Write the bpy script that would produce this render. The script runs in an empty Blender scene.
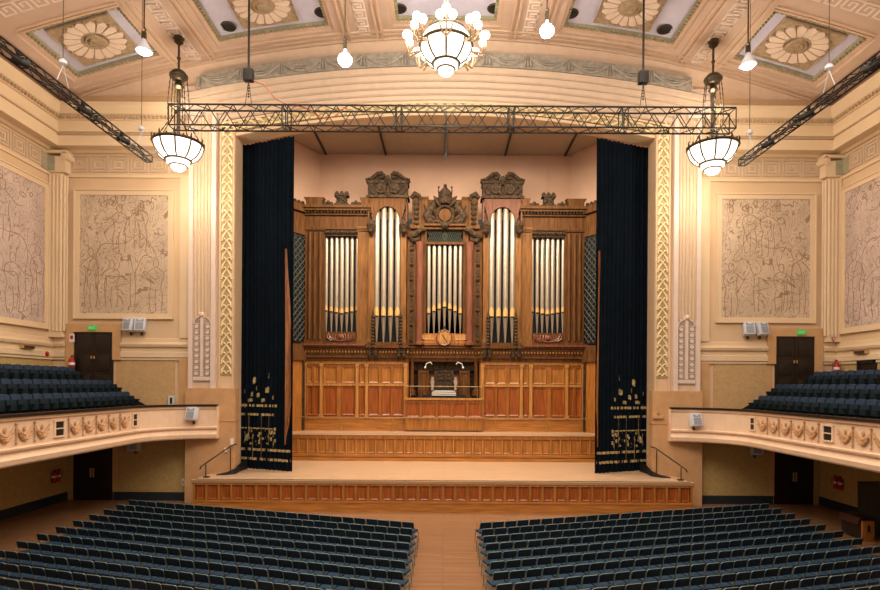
import bpy, bmesh, math, random
from mathutils import Vector, Matrix
random.seed(7)
S = bpy.context.scene
COL = S.collection
PI = math.pi
# ---------------------------------------------------------------- camera
CY, H, F = -28.0, 5.85, 560.0
cd = bpy.data.cameras.new('camera'); cam = bpy.data.objects.new('camera', cd); COL.objects.link(cam)
cam.location = (0, CY, H)
cam.rotation_euler = (PI/2, math.radians(-0.36), 0)
cd.sensor_fit = 'HORIZONTAL'; cd.sensor_width = 36; cd.lens = F/880*36
cd.shift_x = -4/880; cd.shift_y = 90/880
cd.clip_end = 300
S.camera = cam
# ---------------------------------------------------------------- world and exposure
w = bpy.data.worlds.new('hall_air'); S.world = w; w.use_nodes = True
w.node_tree.nodes['Background'].inputs[0].default_value = (1.0, 0.83, 0.68, 1)
w.node_tree.nodes['Background'].inputs[1].default_value = 0.34
S.view_settings.view_transform = 'Standard'; S.view_settings.look = 'None'
S.view_settings.gamma = 1; S.view_settings.use_curve_mapping = False
S.view_settings.exposure = 0.04
def light(name, kind, loc, power, color, size=1.0, size_y=None, rot=(0, 0, 0), spot=None):
    d = bpy.data.lights.new(name, kind); o = bpy.data.objects.new(name, d); COL.objects.link(o)
    o.location = loc; o.rotation_euler = rot; d.energy = power; d.color = color
    if kind == 'AREA':
        d.shape = 'RECTANGLE'; d.size = size; d.size_y = size_y or size
    else: d.shadow_soft_size = size
    if kind == 'SPOT': d.spot_size = math.radians(spot); d.spot_blend = .8
    return o
WARM = (1.0, .84, .64)
# added unseen fill panels under the ceiling, standing for the hall's other lamps
light('hall_fill', 'AREA', (0, -19, 20.9), 4300, (1, .865, .725), 22, 12, (math.radians(14), 0, 0))
light('hall_fill', 'AREA', (0, -8, 21.2), 700, (1, .88, .74), 20, 5)
for q in (-12, 0, 12): light('hall_fill_point', 'POINT', (q, -16, 16.5), 620, (1, .86, .70), 1.0)  # added point fills to lift the ceiling, no fixtures hang here
for q in (-6, -2, 2, 6): light('stage_fill_spot', 'SPOT', (q, -4.3, 16.4), 900, (1, .86, .64), .15, rot=(math.radians(19), 0, 0), spot=52)  # added spots to brighten the stage floor, without fixtures on the truss
# stage lighting behind the proscenium head
light('stage_light', 'AREA', (0, 1.6, 18.2), 2300, (1, .86, .66), 16, 1.2, (math.radians(16), 0, 0))
light('stage_light', 'AREA', (0, 4.6, 20.7), 330, (1, .84, .68), 14, 2.0, (math.radians(5), 0, 0))
# ---------------------------------------------------------------- helpers
def W(px, py, Y):
    """world x, z of a picture point at depth Y (camera roll taken out)"""
    t = .0063; dx, dy = px-444, py-385
    k = F/(Y-CY)
    return (dx+t*dy)/k, H-(dy-t*dx)/k
def tag(o, label=None, cat=None, group=None, kind=None):
    if label: o['label'] = label
    if cat: o['category'] = cat
    if group: o['group'] = group
    if kind: o['kind'] = kind
    return o
def thing(name, label, cat, loc=(0, 0, 0), group=None):
    o = bpy.data.objects.new(name, None); COL.objects.link(o); o.location = loc
    o.empty_display_size = .2
    return tag(o, label, cat, group)
def struct_root(name):
    o = bpy.data.objects.new(name, None); COL.objects.link(o); return tag(o, kind='structure')
def org(p):
    v = Vector((0, 0, 0))
    while p: v += p.location; p = p.parent
    return v
class G:
    def __init__(s): s.v = []; s.f = []
    def add(s, vs, fs):
        n = len(s.v); s.v += [tuple(p) for p in vs]; s.f += [tuple(i+n for i in f) for f in fs]; return s
    def box(s, x0, x1, y0, y1, z0, z1):
        return s.add([(x0, y0, z0), (x1, y0, z0), (x1, y1, z0), (x0, y1, z0), (x0, y0, z1), (x1, y0, z1), (x1, y1, z1), (x0, y1, z1)],
                     [(0, 3, 2, 1), (4, 5, 6, 7), (0, 1, 5, 4), (1, 2, 6, 5), (2, 3, 7, 6), (3, 0, 4, 7)])
    def prism(s, poly, a, b, axis='y'):
        n = len(poly)
        def P(p, t):
            return (p[0], t, p[1]) if axis == 'y' else ((t, p[0], p[1]) if axis == 'x' else (p[0], p[1], t))
        return s.add([P(p, a) for p in poly]+[P(p, b) for p in poly],
                     [tuple(range(n)), tuple(range(2*n-1, n-1, -1))]+[(i, (i+1) % n, (i+1) % n+n, i+n) for i in range(n)])
    def cyl(s, p0, p1, r0, r1=None, n=8):
        return s.tube([p0, p1], [r0, r0 if r1 is None else r1], n)
    def tube(s, pts, r, n=6, closed=False):
        pts = [Vector(p) for p in pts]; m = len(pts)
        rs = r if isinstance(r, (list, tuple)) else [r]*m
        vs = []; up = None
        for i, p in enumerate(pts):
            if closed: d = pts[(i+1) % m]-pts[i-1]
            else: d = pts[min(i+1, m-1)]-pts[max(i-1, 0)]
            d.normalize()
            if up is None:
                up = Vector((0, 0, 1)) if abs(d.z) < .9 else Vector((1, 0, 0))
            a = d.cross(up)
            if a.length < 1e-4: a = d.cross(Vector((0, 1, 0)))
            a.normalize(); b = a.cross(d); up = b
            vs += [p+rs[i]*(math.cos(2*PI*j/n)*a+math.sin(2*PI*j/n)*b) for j in range(n)]
        fs = []
        for i in range(m if closed else m-1):
            i2 = (i+1) % m
            fs += [(i*n+j, i*n+(j+1) % n, i2*n+(j+1) % n, i2*n+j) for j in range(n)]
        if not closed: fs += [tuple(range(n-1, -1, -1)), tuple(range((m-1)*n, m*n))]
        return s.add(vs, fs)
    def lathe(s, prof, c, n=16, axis='z', a0=0, a1=None):
        """prof: (r, h) pairs along the axis"""
        vs = []; m = len(prof)
        for r, h in prof:
            for j in range(n):
                a = 2*PI*j/n; u, v = r*math.cos(a), r*math.sin(a)
                vs.append((c[0]+u, c[1]+v, c[2]+h) if axis == 'z' else ((c[0]+u, c[1]+h, c[2]+v) if axis == 'y' else (c[0]+h, c[1]+u, c[2]+v)))
        fs = [(i*n+j, i*n+(j+1) % n, (i+1)*n+(j+1) % n, (i+1)*n+j) for i in range(m-1) for j in range(n)]
        if prof[0][0] > 1e-4: fs.append(tuple(range(n-1, -1, -1)))
        if prof[-1][0] > 1e-4: fs.append(tuple(range((m-1)*n, m*n)))
        return s.add(vs, fs)
    def ball(s, c, r, n=10, sx=1, sy=1, sz=1, m=6):
        vs = [(c[0], c[1], c[2]-r*sz)]; 
        for i in range(1, m):
            t = -PI/2+PI*i/m
            vs += [(c[0]+sx*r*math.cos(t)*math.cos(2*PI*j/n), c[1]+sy*r*math.cos(t)*math.sin(2*PI*j/n), c[2]+sz*r*math.sin(t)) for j in range(n)]
        vs.append((c[0], c[1], c[2]+r*sz)); e = len(vs)-1
        fs = [(0, 1+(j+1) % n, 1+j) for j in range(n)]+[(e, 1+(m-2)*n+j, 1+(m-2)*n+(j+1) % n) for j in range(n)]
        fs += [(1+i*n+j, 1+i*n+(j+1) % n, 1+(i+1)*n+(j+1) % n, 1+(i+1)*n+j) for i in range(m-2) for j in range(n)]
        return s.add(vs, fs)
    def grid(s, fn, nu, nv):
        vs = [fn(i/nu, j/nv) for i in range(nu+1) for j in range(nv+1)]
        return s.add(vs, [(i*(nv+1)+j, (i+1)*(nv+1)+j, (i+1)*(nv+1)+j+1, i*(nv+1)+j+1) for i in range(nu) for j in range(nv)])
    def xform(s, M):
        s.v = [tuple(M @ Vector(p)) for p in s.v]; return s
    def merge(s, o, M=None):
        vs = o.v if M is None else [tuple(M @ Vector(p)) for p in o.v]
        return s.add(vs, o.f)
    def build(s, name, mat, parent=None, smooth=False, bevel=0, loc=None, kind=None):
        o0 = org(parent) if parent else Vector(loc or (0, 0, 0))
        me = bpy.data.meshes.new(name); bm = bmesh.new()
        bv = [bm.verts.new((p[0]-o0.x, p[1]-o0.y, p[2]-o0.z)) for p in s.v]
        for f in s.f:
            try: bm.faces.new([bv[i] for i in f])
            except ValueError: pass
        bmesh.ops.recalc_face_normals(bm, faces=bm.faces)
        if bevel:
            es = [e for e in bm.edges if len(e.link_faces) == 2 and e.calc_face_angle(0) > .5]
            bmesh.ops.bevel(bm, geom=es, offset=bevel, segments=2, profile=.6, affect='EDGES', clamp_overlap=True)
        if smooth or bevel:
            for f in bm.faces: f.smooth = True
            for e in bm.edges:
                if len(e.link_faces) == 2 and e.calc_face_angle(0) > .75: e.smooth = False
        bm.to_mesh(me); bm.free(); me.materials.append(mat)
        o = bpy.data.objects.new(name, me); COL.objects.link(o)
        if parent: o.parent = parent
        else: o.location = o0
        if kind: o['kind'] = kind
        return o
def struct(name, g, mat, **k):
    return tag(g.build(name, mat, **k), kind='structure')
def children(o): return [c for c in o.children]
def copy_tree(o, parent=None):
    c = o.copy(); COL.objects.link(c); c.parent = parent
    for ch in children(o): copy_tree(ch, c)
    return c
# ---------------------------------------------------------------- materials
def M(name, col, rough=.6, metal=0, var=.12, vs=3.0, bump=.0, bs=20., stretch=None, spec=.4, col2=None, detail=4):
    m = bpy.data.materials.new(name); m.use_nodes = True; nt = m.node_tree; b = nt.nodes['Principled BSDF']
    b.inputs['Roughness'].default_value = rough; b.inputs['Metallic'].default_value = metal
    b.inputs['Specular IOR Level'].default_value = spec
    tc = nt.nodes.new('ShaderNodeTexCoord'); mp = nt.nodes.new('ShaderNodeMapping')
    nt.links.new(tc.outputs['Object'], mp.inputs[0])
    if stretch: mp.inputs['Scale'].default_value = stretch
    n = nt.nodes.new('ShaderNodeTexNoise'); n.inputs['Scale'].default_value = vs; n.inputs['Detail'].default_value = detail
    nt.links.new(mp.outputs[0], n.inputs['Vector'])
    r = nt.nodes.new('ShaderNodeValToRGB'); c2 = col2 or tuple(c*(1-var*2) for c in col)
    r.color_ramp.elements[0].position = .3; r.color_ramp.elements[1].position = .7
    r.color_ramp.elements[0].color = (*c2, 1); r.color_ramp.elements[1].color = (*[min(1, c*(1+var*.3)) for c in col], 1)
    nt.links.new(n.outputs['Fac'], r.inputs[0]); nt.links.new(r.outputs[0], b.inputs['Base Color'])
    if bump:
        n2 = nt.nodes.new('ShaderNodeTexNoise'); n2.inputs['Scale'].default_value = bs; n2.inputs['Detail'].default_value = 3
        nt.links.new(mp.outputs[0], n2.inputs['Vector'])
        bp = nt.nodes.new('ShaderNodeBump'); bp.inputs['Strength'].default_value = bump; bp.inputs['Distance'].default_value = .05
        nt.links.new(n2.outputs['Fac'], bp.inputs['Height']); nt.links.new(bp.outputs[0], b.inputs['Normal'])
    return m
def EM(name, col, st):
    m = bpy.data.materials.new(name); m.use_nodes = True; b = m.node_tree.nodes['Principled BSDF']
    b.inputs['Base Color'].default_value = (.9, .88, .8, 1); b.inputs['Emission Color'].default_value = (*col, 1)
    b.inputs['Emission Strength'].default_value = st; b.inputs['Roughness'].default_value = .3
    return m
def planks(name, c1, c2, gap, bw, bh, rough, rot=0, bump=.1):
    m = bpy.data.materials.new(name); m.use_nodes = True; nt = m.node_tree; b = nt.nodes['Principled BSDF']
    b.inputs['Roughness'].default_value = rough
    tc = nt.nodes.new('ShaderNodeTexCoord'); mp = nt.nodes.new('ShaderNodeMapping'); mp.inputs['Rotation'].default_value = (0, 0, rot)
    nt.links.new(tc.outputs['Object'], mp.inputs[0])
    br = nt.nodes.new('ShaderNodeTexBrick'); br.inputs['Color1'].default_value = (*c1, 1); br.inputs['Color2'].default_value = (*c2, 1)
    br.inputs['Mortar'].default_value = (*gap, 1); br.inputs['Scale'].default_value = 1; br.inputs['Mortar Size'].default_value = .008
    br.inputs['Brick Width'].default_value = bw; br.inputs['Row Height'].default_value = bh; br.inputs['Bias'].default_value = -.1
    nt.links.new(mp.outputs[0], br.inputs['Vector'])
    n = nt.nodes.new('ShaderNodeTexNoise'); n.inputs['Scale'].default_value = 1.2; n.inputs['Detail'].default_value = 5
    m2 = nt.nodes.new('ShaderNodeMapping'); m2.inputs['Scale'].default_value = (.6, 5, 1) if rot == 0 else (5, .6, 1)
    nt.links.new(tc.outputs['Object'], m2.inputs[0]); nt.links.new(m2.outputs[0], n.inputs['Vector'])
    mx = nt.nodes.new('ShaderNodeMix'); mx.data_type = 'RGBA'; mx.blend_type = 'MULTIPLY'; mx.inputs['Factor'].default_value = .35
    nt.links.new(br.outputs['Color'], mx.inputs['A']); nt.links.new(n.outputs['Fac'], mx.inputs['B'])
    nt.links.new(mx.outputs['Result'], b.inputs['Base Color'])
    return m
def line_art(name, base, line, sc):
    """plain wandering engraved lines on stone-coloured plaster"""
    m = bpy.data.materials.new(name); m.use_nodes = True; nt = m.node_tree; b = nt.nodes['Principled BSDF']
    b.inputs['Roughness'].default_value = .7
    tc = nt.nodes.new('ShaderNodeTexCoord'); mask = None
    for k, (s, dist, mul, th) in enumerate(((sc*1.1, 1.4, 8, .10), (sc*2.4, 1.8, 7, .12))):
        n = nt.nodes.new('ShaderNodeTexNoise'); n.inputs['Scale'].default_value = s; n.inputs['Detail'].default_value = 1.5; n.inputs['Distortion'].default_value = dist
        mp = nt.nodes.new('ShaderNodeMapping'); mp.inputs['Location'].default_value = (k*7.3, 3.1*k, 1.7); mp.inputs['Scale'].default_value = (1, 1, .62)
        nt.links.new(tc.outputs['Object'], mp.inputs[0]); nt.links.new(mp.outputs[0], n.inputs['Vector'])
        a = nt.nodes.new('ShaderNodeMath'); a.operation = 'MULTIPLY'; a.inputs[1].default_value = mul; nt.links.new(n.outputs['Fac'], a.inputs[0])
        f = nt.nodes.new('ShaderNodeMath'); f.operation = 'FRACT'; nt.links.new(a.outputs[0], f.inputs[0])
        l = nt.nodes.new('ShaderNodeMath'); l.operation = 'LESS_THAN'; l.inputs[1].default_value = th; nt.links.new(f.outputs[0], l.inputs[0])
        if k:
            n3 = nt.nodes.new('ShaderNodeTexNoise'); n3.inputs['Scale'].default_value = .7; nt.links.new(tc.outputs['Object'], n3.inputs['Vector'])
            g = nt.nodes.new('ShaderNodeMath'); g.operation = 'GREATER_THAN'; g.inputs[1].default_value = .42; nt.links.new(n3.outputs['Fac'], g.inputs[0])
            q = nt.nodes.new('ShaderNodeMath'); q.operation = 'MULTIPLY'; nt.links.new(l.outputs[0], q.inputs[0]); nt.links.new(g.outputs[0], q.inputs[1])
            x = nt.nodes.new('ShaderNodeMath'); x.operation = 'MAXIMUM'; nt.links.new(mask.outputs[0], x.inputs[0]); nt.links.new(q.outputs[0], x.inputs[1]); mask = x
        else: mask = l
    n4 = nt.nodes.new('ShaderNodeTexNoise'); n4.inputs['Scale'].default_value = .9; nt.links.new(tc.outputs['Object'], n4.inputs['Vector'])
    r = nt.nodes.new('ShaderNodeValToRGB'); r.color_ramp.elements[0].position = .35; r.color_ramp.elements[1].position = .65
    r.color_ramp.elements[0].color = (*[c*.80 for c in base], 1); r.color_ramp.elements[1].color = (*base, 1); nt.links.new(n4.outputs['Fac'], r.inputs[0])
    sc2 = nt.nodes.new('ShaderNodeMath'); sc2.operation = 'MULTIPLY'; sc2.inputs[1].default_value = .8; nt.links.new(mask.outputs[0], sc2.inputs[0])
    mx = nt.nodes.new('ShaderNodeMix'); mx.data_type = 'RGBA'; nt.links.new(sc2.outputs[0], mx.inputs['Factor'])
    nt.links.new(r.outputs[0], mx.inputs['A']); mx.inputs['B'].default_value = (*line, 1)
    nt.links.new(mx.outputs['Result'], b.inputs['Base Color'])
    return m
m_wall = M('cream_plaster', (.71, .51, .32), .6, var=.05, vs=.5)
m_wall2 = M('pale_cream_trim', (.76, .58, .38), .55, var=.03, vs=.8)
m_groove = M('tan_groove', (.50, .35, .21), .7, var=.06)
m_ochre = M('stippled_ochre', (.50, .345, .13), .75, var=.08, vs=7, bump=.4, bs=14)
m_ochreup = M('stippled_tan', (.56, .37, .18), .75, var=.07, vs=7, bump=.3, bs=14)
m_shadeband = M('recess_shade_tan', (.52, .34, .19), .6, var=.04)  # tan darkened to paint in the recess shade along the trim shelf
m_tan = M('tan_plaster', (.60, .36, .17), .6, var=.05)
m_pier = M('terracotta_tan_stone', (.60, .35, .17), .55, var=.06)
m_mauve = M('pale_mauve_plaster', (.74, .60, .52), .5, var=.03)
m_archi = M('rosy_beige_plaster', (.66, .50, .37), .55, var=.04)
m_flute = M('beige_flutes', (.64, .48, .33), .6, var=.03)
m_leaf = M('pale_gold_leaf', (.90, .72, .42), .5, var=.04)
m_leafbg = M('olive_tan', (.46, .34, .18), .6, var=.06)
m_ceil = M('rosy_tan_ceiling', (.66, .49, .385), .6, var=.06, vs=.8)
m_ceil2 = M('peach_band', (.70, .51, .37), .6, var=.04)
m_lav = M('lavender_ceiling_panel', (.66, .66, .84), .6, var=.04)
m_gold = M('old_gold_plaster', (.50, .38, .25), .55, var=.15, vs=6)
m_petal = M('cream_petals', (.88, .72, .60), .55, var=.05)
m_dentil = M('grey_green_dentil', (.40, .36, .24), .6, var=.1)
m_key = M('white_key_pattern', (.86, .74, .66), .55, var=.03)
m_swag = M('grey_green_plaster', (.40, .36, .30), .6, var=.15, vs=5)
m_fasc = M('peach_fascia', (.82, .59, .41), .5, var=.04)
m_garl = M('ochre_garland', (.58, .32, .15), .55, var=.12)
m_base = M('black_blue_skirting', (.018, .026, .036), .45, var=.1)
m_dark = M('dark_walnut_door', (.018, .010, .008), .4, var=.2)
m_black = M('black_paint', (.012, .012, .013), .5, var=.1)
m_grilleg = M('dull_mauve', (.42, .33, .27), .6)
m_frieze = M('grey_tan_frieze', (.56, .43, .31), .6, var=.05)
m_armb = M('aged_gilt_bronze', (.34, .23, .12), .45, metal=.3)
m_grey = M('pale_grey_metal', (.60, .62, .68), .5, var=.03)
m_grey2 = M('grey_grille', (.30, .32, .38), .6, var=.05)
m_truss = M('dark_steel_truss', (.035, .033, .030), .5, metal=.4, var=.1)
m_bronze = M('dark_bronze', (.10, .075, .045), .4, metal=.7, var=.2)
m_brass = M('brass', (.75, .52, .22), .3, metal=.9, var=.1)
m_chrome = M('satin_chrome', (.19, .26, .25), .4, metal=.35, var=.05)
m_navy = M('navy_upholstery', (.011, .026, .042), .65, var=.2, vs=6, spec=.2)
m_seatb = M('navy_seat_upholstery', (.016, .046, .088), .65, var=.2, vs=6, spec=.2)
m_seatd = M('dark_seat_underside', (.007, .016, .026), .7, spec=.15)
m_navyb = M('blue_theatre_upholstery', (.010, .030, .068), .75, var=.15, vs=5)
m_arm = M('dark_green_black_arms', (.008, .015, .014), .55, var=.1, spec=.15)
m_red = M('extinguisher_red', (.42, .012, .012), .4, var=.05)
m_white = M('white_card', (.80, .78, .74), .6, var=.02)
m_curt = M('midnight_velvet', (.002, .006, .012), .9, var=.25, vs=2, spec=.1)
m_copper = M('copper_lining', (.34, .13, .04), .5, var=.3, stretch=(6, 6, .5))
m_gild = M('gold_braid', (.46, .34, .15), .5, var=.3, vs=8)
def wood(name, c, d=.22, rough=.32, st=(5, 5, .45), spec=.4): return M(name, c, rough, var=d, vs=2.2, stretch=st, spec=spec, detail=6)
m_oak = wood('honey_oak', (.44, .17, .035)); m_oakd = wood('red_oak_panel', (.36, .095, .018)); m_oakl = wood('light_oak_moulding', (.56, .26, .07))
m_case = wood('organ_walnut', (.150, .062, .019), .28, .6, spec=.12); m_carv = M('carved_walnut', (.085, .052, .030), .7, var=.4, vs=8, bump=.6, bs=12, spec=.12)
m_rose = wood('rosewood_column', (.24, .085, .048), .2, .25)
m_oakm = wood('mid_brown_oak', (.27, .115, .032), .25, .5, spec=.15)
m_rosed = wood('rosy_walnut', (.19, .085, .055), .25, .6, spec=.1)
m_oakh = wood('honey_oak_horizontal', (.50, .20, .045), st=(.4, 5, 5))
m_pipe = M('tin_organ_pipe', (.42, .35, .27), .36, metal=.5, var=.05)
m_mouth = M('gilt_pipe_mouth', (.85, .50, .18), .35, metal=.4, var=.05)
m_latt = M('dark_green_lattice', (.085, .095, .075), .5, var=.1)
m_shell = M('pink_plaster', (.66, .42, .29), .65, var=.05, vs=.6)
m_shellc = M('grey_tan_soffit', (.50, .40, .29), .7, var=.05)
m_carpet = planks('stage_boards', (.74, .50, .32), (.68, .45, .28), (.45, .28, .16), 3.5, .16, .28)
m_floor = planks('jarrah_floorboards', (.38, .20, .105), (.32, .165, .08), (.18, .08, .035), 2.8, .11, .25)
m_mural = line_art('engraved_mural_warm', (.66, .51, .37), (.25, .16, .09), .8)
m_mural2 = line_art('engraved_mural_grey', (.64, .50, .43), (.24, .17, .12), .8)
m_exit = EM('exit_green', (.05, .55, .10), .45); m_exit.node_tree.nodes['Principled BSDF'].inputs['Base Color'].default_value = (.02, .25, .05, 1)
m_opal = EM('opal_glass', (1, .90, .76), 1.9)
m_bulb = EM('lamp_globe', (1, .93, .80), 12)
m_bulb2 = EM('reflector_lamp', (1, .95, .86), 30)
# ================================================================ STRUCTURE
XU, XL = 19.6, 18.8          # side walls above and below the balconies
struct('floor', G().box(-20.5, 20.5, -32, 1, -.3, 0), m_floor)
def cz(x): return 22.95-3.0*(x/18.)**2
def arch(x, zc, sag): return zc-sag*(x/12.)**2
OW = 10.45                   # half width of the stage opening
g = G()
for s in (-1, 1): g.box(*sorted((s*20.3, s*OW)), 0, .85, 0, 24.2)
N = 32
for i in range(N):
    x0, x1 = -OW+2*OW*i/N, -OW+2*OW*(i+1)/N
    g.prism([(x0, arch(x0, 19.3, 1.45)), (x1, arch(x1, 19.3, 1.45)), (x1, 24.2), (x0, 24.2)], 0, .85)
wall_far = struct('wall_far', g, m_wall)
for s, nm in ((-1, 'left'), (1, 'right')):
    g = G().box(*sorted((s*XL, s*(XL+1.6))), -32, 0, 0, 3.45).box(*sorted((s*XU, s*(XU+.7))), -32, 0, 3.45, 24)
    w_ = struct('wall_'+nm, g, m_wall)
    # ochre lower walls: ground floor and below the dado upstairs
    g = G().box(*sorted((s*(XL-.03), s*XL)), -32, 0, .4, 3.4).box(*sorted((s*(XU-.03), s*XU)), -32, -.03, 3.6, 7.3)
    g.box(*sorted((s*(XL-.03), s*16.35)), -.04, 0, .4, 3.4) if False else None
    g.build('ochre_dado', m_ochre, w_)
    # baseboards
    struct('baseboard_'+nm, G().box(*sorted((s*(XL-.07), s*XL)), -32, 0, 0, .42), m_base)
    struct('baseboard_far_'+nm, G().box(*sorted((s*16.45, s*11.6)), -.07, 0, 0, .42).box(*sorted((s*XL, s*18.55)), -.07, 0, 0, .42), m_base)
    # far flank: dado panels
    g = G().box(*sorted((s*16.3, s*12.95)), -.05, 0, .42, 3.4)
    G().box(*sorted((s*16.1, s*13.45)), -.05, 0, 4.6, 7.05).build('tan_panel', m_ochreup, wall_far); g.build('ochre_panel', m_ochre, wall_far)
    G().box(*sorted((s*16.5, s*16.3)), -.09, 0, .42, 3.4).build('pilaster_strip', m_tan, wall_far)
    g = G().box(*sorted((s*13.2, s*12.62)), -.12, 0, 3.5, 7.05).box(*sorted((s*16.4, s*16.1)), -.02, 0, 4.6, 7.05)
    g.build('tan_strip', m_tan, wall_far)
    # dado mouldings (end wall then side wall)
    prof = [(0, 7.0), (.10, 7.0), (.10, 7.12), (.16, 7.14), (.16, 7.38), (.08, 7.42), (.08, 7.62), (.2, 7.66), (.24, 7.78), (.12, 7.86), (.05, 7.9), (.05, 8.08), (0, 8.1)]
    g = G().prism([(-a, z) for a, z in prof], *sorted((s*16.1, s*12.6)), axis='x').prism([(-a, z) for a, z in prof], *sorted((s*XU, s*18.9)), axis='x')
    g.prism([(s*(XU-a*.99), z-.005) for a, z in prof], -32, -.004)
    struct('trim_dado_'+nm, g, m_wall2)
    # ------- frieze, cornice
    cor = [(0, 17.3), (.12, 17.3), (.2, 17.42), (.70, 17.42), (.72, 17.90), (.66, 17.94), (.66, 18.04), (.76, 18.08), (.74, 18.6), (.84, 18.62), (.84, 18.82), (.92, 18.88), (1.04, 19.2), (1.04, 19.4), (.82, 19.44), (.7, 19.56), (0, 19.56)]
    g = G().prism([(-a, z) for a, z in cor], *sorted((s*XU, s*13.0)), axis='x')
    g.prism([(s*(XU-a*.998), z-.006) for a, z in cor], -32, -.004)
    struct('trim_cornice_'+nm, g, m_wall2)
    g = G()
    x = 13.1
    while x < 18.7: g.box(*sorted((s*x, s*(x+.1))), -.95, -.82, 18.66, 18.79); x += .2
    y = -.9
    while y > -16: g.box(*sorted((s*(XU-.82), s*(XU-.95))), y, y+.1, 18.66, 18.79); y -= .2
    g.box(*sorted((s*(XU-.6), s*13)), -.72, -.64, 17.94, 18.03).box(*sorted((s*(XU-.64), s*(XU-.72))), -30, -.6, 18.02, 18.1)
    struct('trim_dentils_'+nm, g, m_groove)
    # concentric square frieze
    g = G()
    def sq(put, c, zc_, r, t):
        put(c-r, c+r, zc_+r*.92-t, zc_+r*.92); put(c-r, c+r, zc_-r*.92, zc_-r*.92+t)
        put(c-r, c-r+t, zc_-r*.92+t+.001, zc_+r*.92-t-.001); put(c+r-t, c+r, zc_-r*.92+t+.001, zc_+r*.92-t-.001)
    pe = lambda a, b, z0, z1: g.box(*sorted((s*a, s*b)), -.045, 0, z0, z1)
    ps = lambda a, b, z0, z1: g.box(*sorted((s*XU, s*(XU-.045))), -b, -a, z0, z1)
    for i in range(6):
        for r in (.45, .29, .11): sq(pe, 13.3+i*1.0, 16.78, r, .07)
    for i in range(14):
        for r in (.45, .29, .11): sq(ps, 1.25+i*1.0, 16.78, r, .07)
    struct('trim_frieze_'+nm, g, m_frieze)
    g = G().box(*sorted((s*XU, s*12.7)), -.08, 0, 16.1, 16.22).box(*sorted((s*XU, s*(XU-.08))), -32, 0, 16.1, 16.22)
    struct('trim_frieze_ledge_'+nm, g, m_wall2)
    # corner pilaster, fluted on both faces, with a scroll capital
    g = G().box(*sorted((s*XU, s*18.92)), -.34, 0, 8.1, 16.22)
    for i in range(4): g.cyl((s*(18.97+i*.18), -.34, 8.4), (s*(18.97+i*.18), -.34, 16.1), .065, n=8)
    for i in range(2): g.cyl((s*18.85, -.08-i*.18, 8.4), (s*18.85, -.08-i*.18, 16.1), .06, n=8)
    g.box(*sorted((s*XU, s*18.7)), -.45, 0, 16.22, 17.0)
    g.lathe([(.2, -.5), (.2, 0)], (s*18.72, 0, 17.0), 14, 'y').lathe([(.09, -.54), (.09, 0)], (s*18.72, 0, 17.0), 12, 'y')
    g.box(*sorted((s*XU, s*18.6)), -.5, 0, 17.14, 17.285)
    struct('trim_corner_pilaster_'+nm, g, m_wall2)
    struct('trim_capital_carving_'+nm, G().box(*sorted((s*XU, s*19.2)), -.50, -.45, 16.3, 17.0).box(*sorted((s*(XU), s*(XU-.06))), -.85, -.505, 16.3, 17.1), m_dentil)
    # inner thin pilaster of the flank
    g = G().box(*sorted((s*13.2, s*12.62)), -.12, 0, 8.1, 16.1)
    struct('trim_thin_pilaster_'+nm, g, m_wall2)
    # ------- proscenium pilaster
    g = G().box(*sorted((s*12.62, s*12.42)), -.42, 0, 5.62, 19.2).box(*sorted((s*11.52, s*11.30)), -.42, 0, 5.62, 19.2)
    pp = struct('trim_proscenium_pilaster_'+nm, g, m_mauve)
    g = G().box(*sorted((s*12.42, s*11.52)), -.3, 0, 5.62, 19.2)
    for i in range(5): g.cyl((s*(11.63+i*.17), -.3, 9.1), (s*(11.63+i*.17), -.3, 19.1), .07, n=8)
    g.build('flutes', m_flute, pp)
    g = G()
    for i in range(9):
        z = 6.35+i*.29
        for c in (11.70, 12.24):
            g.lathe([(.10, -.37), (.12, -.3)], (s*c, 0, z), 6, 'y'); g.box(*sorted((s*(c-.13), s*(c+.13))), -.36, -.3, z+.12, z+.15)
    for c in (11.97,): g.box(*sorted((s*(c-.07), s*(c+.07))), -.38, -.3, 6.2, 9.15)
    g.ball((s*11.97, -.34, 9.25), .14); g.box(*sorted((s*12.4, s*11.54)), -.37, -.3, 6.0, 6.18)
    g.tube([(s*(11.97+.42*math.cos(a)), -.34, 8.85+.3*math.sin(a)) for a in [PI*j/10 for j in range(11)]], .04)
    g.build('grille_ornament', m_mauve, pp); G().box(*sorted((s*12.42, s*11.52)), -.315, -.29, 5.9, 9.0).build('grille_ground', m_grilleg, pp)
    # pier block below the pilaster
    struct('trim_pier_'+nm, G().box(*sorted((s*12.68, s*10.25)), -.55, 0, 0, 5.62).box(*sorted((s*12.7, s*10.22)), -.58, 0, 4.0, 4.06), m_pier)
    # leaf band on the jamb
    g = G().box(*sorted((s*11.30, s*10.45)), -.12, 0, 5.62, 18.9)
    g.box(*sorted((s*11.2, s*11.12)), -.2, 0, 5.62, 19.1).box(*sorted((s*10.55, s*10.47)), -.2, 0, 5.62, 18.8)
    jm = struct('trim_jamb_'+nm, g, m_wall)
    g = G().box(*sorted((s*11.12, s*10.55)), -.15, 0, 6.25, 18.9); g.build('band_ground', m_leafbg, jm)
    g = G(); z = 6.35
    while z < 18.9:
        for q in (-1, 1):
            g.tube([(s*(10.83+q*.24), -.17, z), (s*(10.83+q*.2), -.18, z+.22), (s*(10.83+q*.03), -.18, z+.46)], [.05, .06, .03], 5)
            g.tube([(s*(10.83), -.17, z), (s*(10.83+q*.1), -.18, z+.12), (s*(10.83+q*.26), -.18, z+.1)], [.03, .045, .04], 5)
        z += .47
    g.build('leaf_ornament', m_leaf, jm)
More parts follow.
